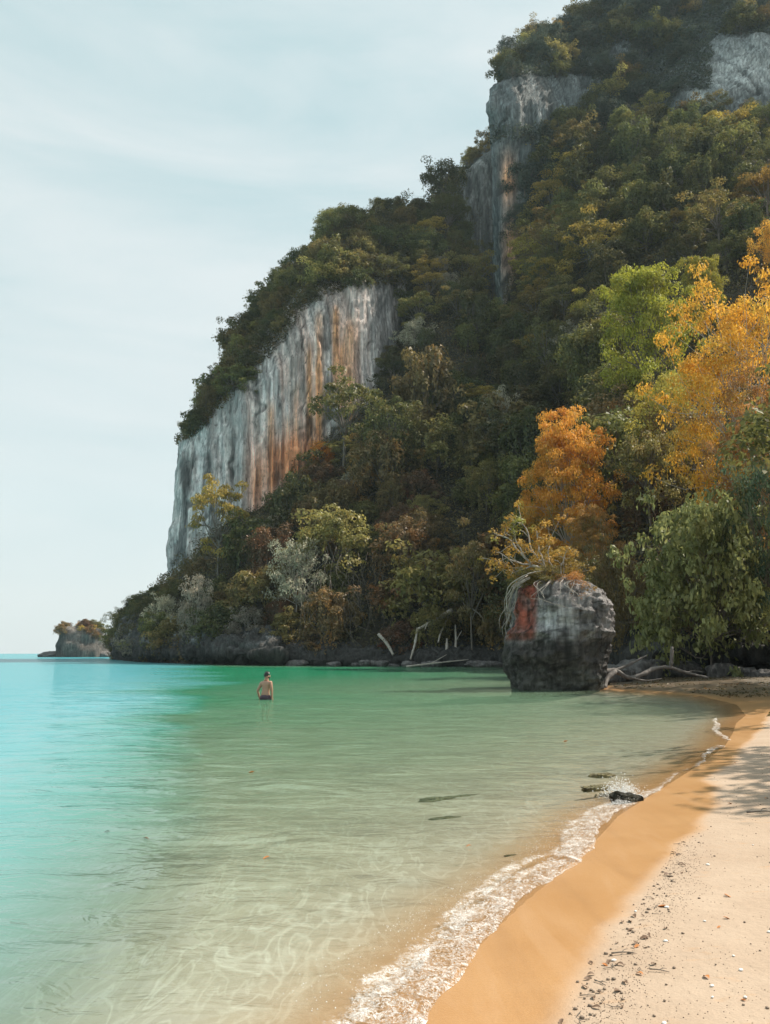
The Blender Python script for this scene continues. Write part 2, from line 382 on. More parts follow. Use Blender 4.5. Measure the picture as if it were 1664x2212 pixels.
ff = mth(nt, 'MINIMUM', fr.outputs[0], .45)
m2 = N(nt, 'ShaderNodeMixShader'); L(ff, m2.inputs[0]); L(ms.outputs[0], m2.inputs[1]); L(gl.outputs[0], m2.inputs[2])
L(m2.outputs[0], o.inputs[0]); M['sea'] = m
depth = np.maximum(-GZ, 0)
# long low swells as real geometry near the beach
wz = np.zeros(len(GP))
for k, (a, lam, am) in enumerate(((70, 2.3, .010), (95, 1.5, .007), (50, 3.6, .012), (120, 1.1, .004), (80, .8, .003))):
    kx, ky = math.cos(R(a)) * 2 * math.pi / lam, math.sin(R(a)) * 2 * math.pi / lam
    ph = kx * GP[:, 0] + ky * GP[:, 1] + 2.2 * fbm(q3 * .35 + k * 7, 2, 40 + k)
    wz += am * np.sin(ph) * (1 + .7 * fbm(q3 * .2, 2, 60 + k))
wz *= sstep(.02, .4, depth) * (1 - sstep(30, 60, np.hypot(GP[:, 0], GP[:, 1])))
keep = (GZ < .12).reshape(len(gx), len(gy))
Q = gridq(len(gx), len(gy)); kf = keep.ravel()[Q].any(1)
Q = Q[kf]; used = np.unique(Q); mp_ = -np.ones(len(GP), int); mp_[used] = np.arange(len(used))
me = mesh_np('sea', np.column_stack([GP, wz])[used], mp_[Q], M['sea'], {'depth': ('POINT', depth[used]), 'open': ('POINT', np.maximum(open_refl(GP), sstep(120, 170, GP[:, 1]))[used])}, True)
tag(link('sea', me), kind='structure')

# ------------------------------------------------------------------ hills and cliffs
def loft(cols, M_, K, world=False):
    C = []
    for u, rows in cols:
        P = np.array([pt(u + (r[2] if len(r) > 2 else 0), r[0], r[1]) for r in rows])
        s = np.concatenate([[0], np.cumsum(np.linalg.norm(np.diff(P, axis=0), axis=1))]); s /= s[-1]
        t = np.linspace(0, 1, K); C.append(np.stack([np.interp(t, s, P[:, i]) for i in range(3)], 1))
    C = np.array(C); n = len(C)
    E = np.concatenate([C[:1] * 2 - C[1:2], C, C[-1:] * 2 - C[-2:-1]])
    # spread output columns by distance between control columns
    dl = np.linalg.norm(np.diff(C[:, K // 2], axis=0), axis=1) + 1e-3; s = np.concatenate([[0], np.cumsum(dl)])
    tt = np.interp(np.linspace(0, s[-1], M_), s, np.arange(n)); tt = np.minimum(tt, n - 1 - 1e-6)
    i = tt.astype(int); f = (tt - i)[:, None, None]
    p0, p1, p2, p3 = E[i], E[i + 1], E[i + 2], E[i + 3]
    G = .5 * ((2 * p1) + (-p0 + p2) * f * .8 + ((p1 * -2 + p2 * 2) * f * .2) + (2 * p0 - 5 * p1 + 4 * p2 - p3) * f * f * .8 + (-p0 + 3 * p1 - 3 * p2 + p3) * f ** 3 * .8)
    # smooth rows
    for _ in range(3): G[:, 1:-1] = .25 * G[:, :-2] + .5 * G[:, 1:-1] + .25 * G[:, 2:]
    return G
def normals(G):
    a = np.gradient(G, axis=0); b = np.gradient(G, axis=1); n = np.cross(a, b); n /= np.linalg.norm(n, axis=2)[..., None] + 1e-9
    return n

hill_cols = [
 (240, [(1450, 215), (1412, 216), (1404, 222), (1400, 230), (1404, 250)]),
 (282, [(1450, 190), (1410, 192), (1360, 196), (1345, 204), (1345, 225)]),
 (318, [(1455, 150), (1425, 153), (1380, 156), (1330, 164), (1300, 178), (1305, 195)]),
 (365, [(1460, 134), (1420, 137), (1380, 140), (1320, 148), (1265, 162), (1255, 180)]),
 (450, [(1460, 119), (1420, 121), (1375, 125), (1300, 134), (1200, 150), (1130, 168)]),
 (560, [(1460, 111), (1420, 113), (1370, 117), (1290, 125), (1190, 140), (1060, 168)]),
 (660, [(1460, 107), (1425, 109), (1350, 115), (1240, 125), (1120, 142), (970, 172)]),
 (760, [(1460, 104), (1425, 106), (1340, 112), (1210, 124), (1060, 141), (830, 178)]),
 (850, [(1460, 102), (1425, 104), (1340, 110), (1200, 122), (1030, 140), (720, 182)]),
 (960, [(1460, 100), (1425, 102), (1330, 108), (1170, 121), (970, 142), (700, 170), (430, 206)]),
 (1075, [(1460, 98), (1425, 100), (1320, 106), (1150, 119), (950, 140), (800, 162), (680, 192)]),
 (1200, [(1460, 85), (1425, 88), (1320, 94), (1150, 107), (950, 127), (750, 150), (450, 190), (330, 206)]),
 (1350, [(1462, 58), (1430, 61), (1320, 68), (1150, 82), (950, 102), (700, 132), (450, 165), (310, 186)]),
 (1500, [(1465, 50), (1430, 53), (1320, 59), (1150, 72), (950, 91), (700, 120), (450, 150), (300, 180)]),
 (1664, [(1468, 46), (1432, 49), (1320, 55), (1150, 67), (950, 85), (700, 112), (450, 142), (290, 178)]),
 (1850, [(1470, 42), (1434, 45), (1320, 51), (1150, 63), (950, 80), (700, 106), (450, 136), (280, 176)]),
 (2300, [(1475, 38), (1440, 41), (1320, 47), (1150, 58), (950, 75), (700, 100), (500, 130), (300, 175)]),
]
HG = loft(hill_cols, 260, 200)
Hn = normals(HG)
HG = HG + Hn * (1.6 * fbm(HG * .09, 3, 70) + .5 * fbm(HG * .35, 3, 74))[..., None]
HU, HV = proj(HG)
m, nt, L = mat('forest_floor'); o = N(nt, 'ShaderNodeOutputMaterial'); p = N(nt, 'ShaderNodeBsdfPrincipled')
n = noise(nt, .6, 6, .6, objvec(nt)); L(mixc(nt, maprange(nt, n.outputs[0], .3, .7), (.018, .017, .011), (.05, .04, .024)), p.inputs['Base Color']); p.inputs['Roughness'].default_value = 1
L(bump(nt, n.outputs[0], 1, .5), p.inputs['Normal']); L(p.outputs[0], o.inputs[0]); M['floor'] = m
tag(link('hillside', mesh_np('hillside', HG.reshape(-1, 3), gridq(260, 200), M['floor'], None, True)), kind='structure')

def lerp3(a, b, t): return a + (b - a) * t[..., None]
def streaks(G, seed, hs=.45, vs=.018):
    P = np.stack([G[..., 0] * hs + G[..., 1] * hs * .6, G[..., 2] * vs, G[..., 1] * .05], -1)
    return fbm(P, 4, seed, .6)
def gauss(x, c, s): return np.exp(-((x - c) / s) ** 2)

# --- streaked sea cliff
c1 = [
 (470, [(1330, 230), (1100, 232), (960, 236), (900, 240), (900, 250)]),
 (395, [(1330, 190), (1100, 192), (960, 194), (925, 200), (930, 230)]),
 (372, [(1340, 170, -6), (1250, 170, -4), (1120, 171, 6), (1020, 172, 22), (950, 174, 38), (975, 182, 60), (985, 215, 60)]),
 (400, [(1330, 163), (1150, 164), (1050, 165), (980, 167), (940, 171, 20), (925, 182, 50), (940, 220, 50)]),
 (450, [(1300, 161), (1100, 162), (1000, 163), (920, 165), (882, 170), (845, 186, 28), (870, 225, 30)]),
 (520, [(1260, 160), (1000, 161), (900, 162), (835, 165), (798, 171), (738, 188, 14), (770, 230)]),
 (590, [(1220, 160), (1000, 161), (820, 163), (760, 166), (715, 173), (650, 190), (680, 235)]),
 (650, [(1180, 161), (1000, 162), (760, 164), (680, 168), (630, 176), (578, 192), (610, 240)]),
 (710, [(1120, 162), (950, 163), (720, 166), (630, 170), (575, 178), (518, 196), (550, 240)]),
 (770, [(1080, 164), (900, 165), (720, 168), (620, 171), (555, 180), (482, 200), (520, 245)]),
 (820, [(1050, 168), (860, 169), (700, 172), (610, 175), (540, 183), (470, 204), (500, 245)]),
 (862, [(1000, 174), (800, 176), (690, 179), (610, 182), (540, 189), (468, 208), (500, 250)]),
 (900, [(900, 186), (760, 187), (660, 190), (600, 193), (530, 198), (440, 212), (470, 250)]),
 (960, [(800, 200), (700, 202), (600, 204), (540, 206), (500, 210), (445, 220), (480, 260)]),
]
def cliff(cols, M_, K, name, amp, seed, colour, lean=None):
    G = loft(cols, M_, K); n = normals(G); u, v = proj(G)
    P = np.stack([G[..., 0] + .4 * G[..., 1], G[..., 2], G[..., 1]], -1)
    fl = ridged(P * np.array([.16, .022, .05]), 4, seed)             # vertical flutes
    fl2 = ridged(P * np.array([.55, .06, .15]), 3, seed + 9)
    f3 = fbm(G * .12, 4, seed + 20); f4 = fbm(G * .7, 3, seed + 30)
    P3 = np.stack([G[..., 0] + .4 * G[..., 1], G[..., 2] * .045, G[..., 1] * .3], -1)
    crk = sstep(.80, .97, 1 - np.abs(vnoise(P3 * .30 + .6 * fbm(G * .2, 2, seed + 50)[..., None], seed + 41))) * sstep(-.2, .3, fbm(G * .08, 2, seed + 52))
    fl3 = ridged(P3 * 1.1, 3, seed + 60)
    disp = amp * (1.0 * fl + .55 * fl2 + 1.0 * f3 + .35 * f4 + .4 * fl3 - .35 * crk)
    G = G + n * disp[..., None]
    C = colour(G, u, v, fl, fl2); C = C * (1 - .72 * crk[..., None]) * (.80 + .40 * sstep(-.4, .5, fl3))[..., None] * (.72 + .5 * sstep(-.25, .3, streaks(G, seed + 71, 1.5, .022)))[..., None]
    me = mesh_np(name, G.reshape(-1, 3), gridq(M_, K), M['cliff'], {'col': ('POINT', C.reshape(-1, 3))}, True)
    tag(link(name, me), kind='structure')
    return G, n, u, v
GREY = np.array([.58, .52, .49]); BLUE = np.array([.27, .29, .285]); ORG = np.array([.76, .37, .17]); PINK = np.array([.72, .50, .42]); RED = np.array([.66, .20, .10])
WHITE = np.array([.72, .68, .66]); DARK = np.array([.07, .07, .07])
def col1(G, u, v, fl, fl2):
    s1, s2, s3 = streaks(G, 101), streaks(G, 111, .9, .02), streaks(G, 121, .25, .012)
    C = np.broadcast_to(GREY, G.shape).copy()
    C = lerp3(C, np.broadcast_to(WHITE, G.shape), sstep(-.1, .35, s2) * .8)
    C = lerp3(C, np.broadcast_to(PINK, G.shape), sstep(-.15, .3, s3) * sstep(480, 600, u) * .8)
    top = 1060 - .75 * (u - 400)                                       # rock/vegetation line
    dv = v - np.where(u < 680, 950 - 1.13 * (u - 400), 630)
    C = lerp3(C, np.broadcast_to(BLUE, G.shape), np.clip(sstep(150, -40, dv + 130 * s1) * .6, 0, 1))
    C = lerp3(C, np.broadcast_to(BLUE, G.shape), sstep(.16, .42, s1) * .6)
    org = (gauss(u, 690, 9) * sstep(660, 700, v) * .6 + gauss(u, 668, 6) * sstep(730, 780, v) + gauss(u, 726, 7) * sstep(650, 690, v) * sstep(870, 800, v) * 1.2
           + gauss(u, 757, 14) * sstep(670, 720, v) * .7 + gauss(u, 688, 10) * sstep(760, 820, v) * .9 + gauss(u, 738, 6) * sstep(720, 760, v) * .8
           + gauss(u, 585, 8) * sstep(850, 900, v) * .6 + gauss(u, 640, 7) * sstep(820, 880, v) * .6 + gauss(u, 622, 6) * sstep(880, 930, v) * .5)
    org = np.clip(org * (1.0 + 1.2 * s2), 0, 1)
    C = lerp3(C, np.broadcast_to(ORG, G.shape), org * .9)
    red = gauss(u, 590, 40) * gauss(v, 1010, 60) + gauss(u, 650, 45) * gauss(v, 985, 50) * .9 + gauss(u, 560, 22) * gauss(v, 1070, 60) * .6
    C = lerp3(C, np.broadcast_to(RED * .6 + ORG * .55, G.shape), np.clip(red * (.9 + 1.3 * s1), 0, .95))
    blk = sstep(.25, .5, streaks(G, 131, .7, .05)) * gauss(v - (900 + .2 * (600 - u)), 40, 140) * .75
    C = lerp3(C, np.broadcast_to(DARK, G.shape), np.clip(blk, 0, .9))
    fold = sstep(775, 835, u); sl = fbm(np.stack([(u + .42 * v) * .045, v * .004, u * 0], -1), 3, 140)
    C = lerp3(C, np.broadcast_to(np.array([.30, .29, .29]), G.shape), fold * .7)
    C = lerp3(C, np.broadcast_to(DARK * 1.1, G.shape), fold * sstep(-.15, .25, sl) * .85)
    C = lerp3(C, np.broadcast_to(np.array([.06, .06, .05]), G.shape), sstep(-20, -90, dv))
    return C
C1 = cliff(c1, 430, 420, 'sea_cliff', .85, 200, col1)

# --- high peak with sharp left edge
c2 = [
 (1180, [(700, 300), (500, 300), (300, 300), (150, 300), (60, 310)]),
 (1090, [(800, 240), (500, 240), (300, 240), (200, 240), (120, 250)]),
 (1068, [(800, 205, 12), (640, 205, 12), (480, 206, 6), (330, 206, 4), (285, 204, 0), (240, 201, -12), (190, 203, -6), (190, 210, 14), (165, 225, 40)]),
 (1086, [(780, 198, 10), (630, 198, 10), (480, 199, 8), (340, 199), (280, 197), (240, 195), (180, 198), (176, 206), (148, 222, 30)]),
 (1120, [(760, 194), (580, 194), (480, 196), (340, 197), (270, 195), (230, 195), (160, 199), (160, 208), (138, 224, 30)]),
 (1170, [(620, 192), (520, 193), (420, 195), (300, 199), (250, 199), (200, 202), (140, 208), (125, 218), (98, 232, 20)]),
 (1240, [(560, 190), (460, 192), (380, 194), (290, 203), (240, 205), (180, 210), (120, 220), (72, 232), (42, 250, 10)]),
 (1320, [(500, 187), (400, 190), (340, 193), (270, 203), (220, 208), (140, 214), (70, 228), (5, 245), (-15, 262)]),
 (1410, [(430, 184), (350, 187), (300, 190), (240, 200), (180, 208), (100, 216), (0, 230), (-90, 255), (-100, 275)]),
 (1500, [(400, 180), (310, 184), (270, 187), (200, 193), (130, 201), (60, 212), (-40, 232), (-130, 262), (-140, 285)]),
 (1600, [(400, 176), (300, 182), (250, 185), (180, 189), (100, 195), (30, 208), (-80, 232), (-170, 266), (-180, 290)]),
 (1720, [(380, 176), (300, 181), (230, 184), (150, 188), (60, 195), (-20, 210), (-120, 236), (-200, 270), (-200, 300)]),
 (1900, [(380, 174), (300, 179), (230, 184), (150, 190), (60, 200), (-20, 215), (-100, 240), (-160, 270), (-170, 300)]),
 (2300, [(380, 172), (330, 178), (280, 186), (220, 195), (160, 205), (100, 218), (40, 240), (0, 270), (0, 300)]),
]
def col2(G, u, v, fl, fl2):
    s1, s2 = streaks(G, 151), streaks(G, 161, .8, .03)
    C = np.broadcast_to(np.array([.10, .12, .122]), G.shape).copy()
    C = lerp3(C, np.broadcast_to(np.array([.20, .22, .22]), G.shape), sstep(-.2, .5, s2) * .8)
    C = lerp3(C, np.broadcast_to(np.array([.06, .065, .06]), G.shape), sstep(.1, .45, s1) * .7)
    org = gauss(u, 1108, 13) * gauss(v, 560, 70) + gauss(u, 1100, 12) * gauss(v, 390, 45) * .8 + gauss(u, 1092, 8) * gauss(v, 600, 50)
    C = lerp3(C, np.broadcast_to(np.array([.6, .42, .36]), G.shape), np.clip(org * .8, 0, .8))
    C = lerp3(C, np.broadcast_to(ORG, G.shape), np.clip(org * (1 + 2 * s2) * .9, 0, .85))
    wh = sstep(1500, 1560, u) * gauss(v, 165 - .25 * (u - 1560), 50) + gauss(u, 1090, 14) * gauss(v, 610, 60) * .6 + gauss(u, 1506, 18) * gauss(v, 230, 40) * .8
    C = lerp3(C, np.broadcast_to(np.array([.40, .43, .42]), G.shape), np.clip(wh * (1 + 1.6 * s2), 0, .95))
    return C
C2 = cliff(c2, 360, 330, 'high_cliff', 1.0, 300, col2)

# --- ridge behind, between the two cliffs
c3 = [
 (880, [(800, 250), (480, 250), (450, 258), (450, 280)]),
 (945, [(780, 245), (480, 245), (455, 248), (440, 258), (445, 290)]),
 (985, [(800, 243), (470, 243), (410, 246), (388, 258), (395, 290)]),
 (1030, [(820, 242), (450, 243), (365, 247), (335, 260), (345, 290)]),
 (1065, [(840, 242), (450, 243), (330, 248), (305, 262), (320, 290)]),
 (1120, [(800, 245), (450, 246), (310, 250), (270, 264), (290, 290)]),
 (1200, [(800, 250), (450, 250), (350, 255), (310, 264), (330, 290)]),
]
def col3(G, u, v, fl, fl2):
    s2 = streaks(G, 171, .8, .03)
    C = np.broadcast_to(np.array([.14, .15, .14]), G.shape).copy()
    return lerp3(C, np.broadcast_to(np.array([.26, .26, .25]), G.shape), sstep(-.2, .5, s2) * .8)
C3 = cliff(c3, 110, 100, 'back_ridge', .8, 400, col3)

# ------------------------------------------------------------------ foliage meshes
def leaves(P, Nn, Ln, Wd, rs, droop=0.):
    """kite-shaped folded leaves"""
    n = len(P); Nn = Nn / (np.linalg.norm(Nn, axis=1)[:, None] + 1e-9)
    r = rs.normal(size=(n, 3)); r[:, 2] -= droop
    T = r - (r * Nn).sum(1)[:, None] * Nn; T /= np.linalg.norm(T, axis=1)[:, None] + 1e-9
    B = np.cross(Nn, T)
    Ln = np.broadcast_to(Ln, (n,))[:, None]; Wd = np.broadcast_to(Wd, (n,))[:, None]
    a = P - T * Ln * .5; b = P + B * Wd * .5 + Nn * Wd * .14; c = P + T * Ln * .5 - Nn * Ln * .1; d = P - B * Wd * .5 + Nn * Wd * .14
    V = np.stack([a, b, c, d], 1).reshape(-1, 3)
    return V, np.arange(4 * n).reshape(-1, 4)
def crown_mesh(name, ends, pr, per, leaf, rs, flat=.7, fill=.35, strands=0, slen=3., mat_=None, tone_c=.5, up=.45):
    """leaf puffs round the given branch ends, optional hanging strands"""
    ends = np.asarray(ends); k = len(ends); pr = np.broadcast_to(pr, (k,)) * rs.uniform(.7, 1.25, k)
    idx = np.repeat(np.arange(k), per); n = len(idx)
    D = rs.normal(size=(n, 3)); D /= np.linalg.norm(D, axis=1)[:, None]
    D[:, 2] = np.where((D[:, 2] < -.1) & (rs.random(n) < .65), -D[:, 2], D[:, 2])
    rad = pr[idx] * (fill + (1 - fill) * rs.random(n) ** .5) * (1 + .25 * rs.normal(size=n) * (rs.random(n) < .25))
    P = ends[idx] + D * rad[:, None] * np.array([1, 1, flat])
    Nn = D * .7 + np.array([0, 0, up]) + rs.normal(0, .45, (n, 3))
    ls = leaf * rs.uniform(.6, 1.3, n)
    V, Q = leaves(P, Nn, ls, ls * .55, rs, .6)
    pt_ = rs.uniform(0, 1, k)
    tone = np.clip(tone_c * pt_[idx] + (1 - tone_c) * rs.random(n), 0, 1)
    if strands:
        sidx = rs.integers(0, k, strands); m = 26
        base = ends[sidx] + rs.normal(0, .5, (strands, 3)) * pr[sidx][:, None] * np.array([1, 1, .2])
        ln = slen * rs.uniform(.4, 1.2, strands)
        t = rs.random((strands, m)); SP = base[:, None] + np.stack([rs.normal(0, .14, (strands, m)), rs.normal(0, .14, (strands, m)), -t * ln[:, None]], -1)
        SP = SP.reshape(-1, 3); cen = ends.mean(0); nn = SP - cen; nn[:, 2] = .2; nn /= np.linalg.norm(nn, axis=1)[:, None] + 1e-6
        nn = nn + rs.normal(0, .4, nn.shape)
        ls2 = leaf * rs.uniform(.6, 1.1, len(SP)); V2, Q2 = leaves(SP, nn, ls2, ls2 * .5, rs, 1.5)
        Q2 = Q2 + len(V); V = np.concatenate([V, V2]); Q = np.concatenate([Q, Q2])
        tone = np.concatenate([tone, np.clip(rs.random(len(SP)) * .8, 0, 1)])
    return mesh_np(name, V, Q, mat_, {'tone': ('FACE', tone)})
def skeleton(rs, H, Rr, th, limbs, subs, r0, bend=.25, spread=1.0, lean=(0, 0), low=.35, skirt=0):
    """trunk, limbs and twigs -> (tube list, branch ends)"""
    tubes = []; ends = []
    top = np.array([lean[0], lean[1], th]); tubes.append((curve_pts([(0, 0, -1.), (lean[0] * .3 + rs.normal(0, .1), lean[1] * .3 + rs.normal(0, .1), th * .5), top], 8), np.linspace(r0, r0 * .62, 8)))
    ga = rs.uniform(0, 6.28)
    for i in range(limbs + skirt):
        ph = ga + i * 2.39996; rho = math.sqrt((i + .5) / limbs) * spread
        z = th + (H - th) * (low + (1 - low) * math.sqrt(max(0, 1 - min(1, rho) ** 2))) * rs.uniform(.82, 1.0)
        if i >= limbs: rho = rs.uniform(.6, 1.0); z = rs.uniform(.12, .5) * H
        e = np.array([lean[0] + Rr * rho * math.cos(ph), lean[1] + Rr * rho * math.sin(ph), z]) + rs.normal(0, .06 * Rr, 3)
        s = top * 1.0; s[2] = th * rs.uniform(.6, 1.0); s[:2] *= s[2] / th
        mid = (s + e) / 2 + np.array([0, 0, bend * (-.1 if rho < .4 else .3) * Rr]) + rs.normal(0, .07 * Rr, 3)
        P = curve_pts([s, mid, e], 8); rr = r0 * (.42 if rho > .3 else .55)
        tubes.append((P, np.linspace(rr, rr * .3, 8))); ends.append(e)
        for j in range(subs):
            f = P[rs.integers(4, 7)]; q = e + rs.normal(0, 1, 3) * np.array([.3, .3, .18]) * Rr
            tubes.append((curve_pts([f, (f + q) / 2 + rs.normal(0, .05 * Rr, 3), q], 5), np.linspace(rr * .32, rr * .1, 5))); ends.append(q)
    return tubes, np.array(ends)
def trunk_mesh(name, tubes, mt, k=6):
    b = MB()
    for P, r in tubes: b.tube(P, np.maximum(r, .012), k)
    return b.mesh(name, mt)
PROTO = {}
def proto(key, seed, H, Rr, th, limbs, subs, r0, pr, per, leaf, flat=.7, strands=0, slen=3., spread=1., low=.35, barkm='bark', fill=.35, lean=(0, 0), up=.45, bend=.25, skirt=0):
    rs = np.random.default_rng(seed); tb, en = skeleton(rs, H, Rr, th, limbs, subs, r0, spread=spread, low=low, lean=lean, bend=bend, skirt=skirt)
    PROTO.setdefault(key, []).append((trunk_mesh('trunk', tb, M[barkm]), crown_mesh('crown', en, pr, per, leaf, rs, flat, fill, strands, slen, M['dark'], up=up), H, Rr))
for s in range(5): proto('dome', 10 + s, 8, 4.2, 2.2, [15, 20, 11, 17, 13][s], 2, .22, [1.3, 1.0, 1.6, 1.2, 1.4][s], [80, 80, 100, 110, 60][s], [.42, .36, .46, .30, .58][s], .65, 40, 2.5, low=.12, skirt=7)
for s in range(4): proto('drape', 30 + s, 9, 3.2, 3.2, 11, 2, .2, [1.1, .9, 1.3, 1.0][s], 85, [.38, .30, .5, .42][s], .8, 150, 4.5, low=.25, skirt=6)
for s in range(4): proto('layer', 50 + s, 9, 4.6, 4.0, 14, 1, .22, 1.35, 120, .40, .36, 0, low=.25, skirt=4)
for s in range(4): proto('bushy', 70 + s, 4.2, 2.6, .7, 12, 2, .1, .95, 75, .34, .8, 20, 1.6, low=.05, skirt=5)
for s in range(3): proto('twiggy', 90 + s, 5.2, 2.8, .9, 14, 4, .075, .7, 40, .27, .8, 0, low=.05, barkm='bark_pale', fill=.2, skirt=6)
for s in range(3): proto('column', 110 + s, 10, 2.5, 3.5, 12, 2, .18, 1.05, 90, .36, .9, 60, 3.5, low=.1, skirt=8)

COUNT = {}
def plant(key, loc, H, mt, label, group=None, cat='tree', name='tree', var=None, Rr=None, rz=None, base=None):
    ls = PROTO[key]; tm, cm, h0, r0 = ls[random.randrange(len(ls)) if var is None else var % len(ls)]
    s = H / h0; sx = s if Rr is None else Rr / r0
    e = empty(name, loc, random.uniform(0, 6.28) if rz is None else rz, (sx, sx, s), label, cat, group)
    link('trunk', tm, e); c = link('crown', cm, e)
    c.material_slots[0].link = 'OBJECT'; c.material_slots[0].material = M[mt]
    return e
def hill_at(u, v, G=None, U=None, V=None):
    U = HU if U is None else U; V = HV if V is None else V; G = HG if G is None else G
    i = np.argmin((U - u) ** 2 + (V - v) ** 2); return G.reshape(-1, 3)[i].copy()
RES = []   # boxes kept free of the random forest (u0,v0,u1,v1)
def box_tree(key, u0, v0, u1, v1, mt, label, cat='tree', name='tree', group=None, vb=None, dY=-2., surf=None, var=None, Y=None, sq=1., keep=True):
    """a tree whose crown fills this part of the view, standing on the slope behind it"""
    uc = (u0 + u1) / 2; vb = v1 if vb is None else vb
    if Y is None:
        g = hill_at(uc, vb, *(surf or ())); Y = g[1] + dY
    b = pt(uc, vb, Y); t = pt(uc, v0, Y); wd = pt(u1, (v0 + v1) / 2, Y)[0] - pt(u0, (v0 + v1) / 2, Y)[0]
    if keep: RES.append((u0, v0, u1, v1))
    return plant(key, b, (t[2] - b[2]) * .93, mt, label, group, cat, name, var, wd / 2 * .84 * sq)

# distinctive plants ------------------------------------------------
proto('big_orange', 201, 16, 8.2, 4, 36, 4, .2, 1.5, 130, .30, .5, 0, low=.0, barkm='bark_pale', fill=.2, skirt=24)
proto('orange_tree', 203, 14, 5.6, 3, 34, 4, .15, 1.3, 190, .30, .5, 0, low=.0, barkm='bark_pale', fill=.2, skirt=18)
proto('lime_tree', 205, 15, 5, 4, 26, 3, .26, 1.3, 170, .34, .65, 0, low=.05, barkm='bark', skirt=14)
proto('broad_bush', 207, 11, 7.5, 1.5, 40, 4, .14, 1.25, 42, .62, .75, 0, low=.0, fill=.25, up=.2, skirt=30)
proto('small_broad', 209, 8, 4.5, 1.2, 22, 4, .12, 1.0, 60, .30, .75, 30, 2., low=.0, fill=.25, up=.2, skirt=14)

box_tree('big_orange', 1470, 605, 1800, 1130, 'orange', 'tall orange-leaved tree at the right edge of the forest with pale branches', vb=1180, dY=-2, var=0)
box_tree('big_orange', 1560, 800, 1850, 1180, 'gold', 'golden tree below the tall orange tree at the right edge', vb=1240, dY=-4)
box_tree('orange_tree', 1145, 880, 1325, 1200, 'orange', 'bright orange tree standing alone amid dark forest behind the boulder', vb=1260, dY=-11)
box_tree('orange_tree', 1230, 1090, 1340, 1240, 'gold', 'golden lower tree below the bright orange tree behind the boulder', vb=1290, dY=-5)
box_tree('lime_tree', 1325, 550, 1490, 850, 'lime', 'lime green tree with tall pointed crown left of the orange tree', vb=900, dY=-3)
box_tree('lime_tree', 1480, 540, 1570, 660, 'lime', 'small lime green tree behind the top of the tall orange tree', vb=740, dY=-1)
box_tree('dome', 1380, 810, 1520, 960, 'yellow', 'yellow-green bushy tree under the lime green tree', vb=1010, dY=-4)
box_tree('dome', 1330, 930, 1480, 1100, 'olive', 'olive tree beside the bright orange tree on its right', vb=1120, dY=-3)
box_tree('broad_bush', 1390, 1075, 1680, 1390, 'broad', 'large-leaved green bush overhanging the beach beside the boulder', 'bush', 'bush', vb=1425, dY=-5)
box_tree('small_broad', 1575, 970, 1760, 1230, 'teal', 'blue-green bush at the right edge above the large-leaved bush', 'bush', 'bush', vb=1330, dY=-7)
box_tree('small_broad', 1270, 1160, 1420, 1360, 'olive', 'shaded olive bush directly behind the boulder', 'bush', 'bush', vb=1420, dY=-3)
box_tree('dome', 1640, 480, 1720, 560, 'orange', 'small orange tree high at the right edge over the tall orange tree', vb=620, dY=-1)
box_tree('twiggy', 1045, 850, 1125, 960, 'pale', 'pale whitish shrub in the middle of the dark slope', 'shrub', 'shrub', vb=985, dY=-3)
box_tree('twiggy', 580, 1175, 700, 1300, 'pale', 'pale dry shrub above the shore left of the brown vines', 'shrub', 'shrub', vb=1320, dY=-3)
box_tree('twiggy', 375, 1252, 465, 1390, 'pale', 'silvery white shrub hanging on the left headland below the cliff', 'shrub', 'shrub', vb=1400, dY=-2)
box_tree('twiggy', 320, 1280, 390, 1350, 'pale', 'pinkish pale shrub at the foot of the streaked cliff edge', 'shrub', 'shrub', vb=1370, dY=-2)
box_tree('layer', 410, 1035, 532, 1210, 'yellow', 'yellow-crowned tree standing against the foot of the streaked cliff', vb=1240, dY=-4, var=1)
box_tree('layer', 655, 815, 830, 960, 'mid', 'spreading tree with yellow top jutting in front of the streaked cliff', vb=1000, dY=-3, var=0)
box_tree('dome', 850, 765, 995, 920, 'olive', 'large domed tree with sunlit yellow crest right of the streaked cliff', vb=960, dY=-2)
box_tree('drape', 785, 850, 915, 1000, 'mid', 'vine-draped green tree below the large domed tree', vb=1040, dY=-3)
box_tree('dome', 580, 1030, 680, 1120, 'dark', 'dark round tree at the lower right foot of the streaked cliff', vb=1160, dY=-3)
box_tree('dome', 480, 1120, 600, 1210, 'dark', 'dark low tree in front of the cliff foot beside the yellow tree', vb=1230, dY=-3)
box_tree('bushy', 665, 955, 722, 1000, 'orange', 'little orange shrub against the bottom of the streaked cliff', 'shrub', 'shrub', vb=1010, dY=-3)
box_tree('layer', 960, 1165, 1080, 1330, 'olive', 'rusty olive tree just left of the boulder tree', vb=1400, dY=-4)
box_tree('dome', 300, 1285, 370, 1335, 'dark', 'dark tree capping the low headland left of the cliff', vb=1350, dY=-2)

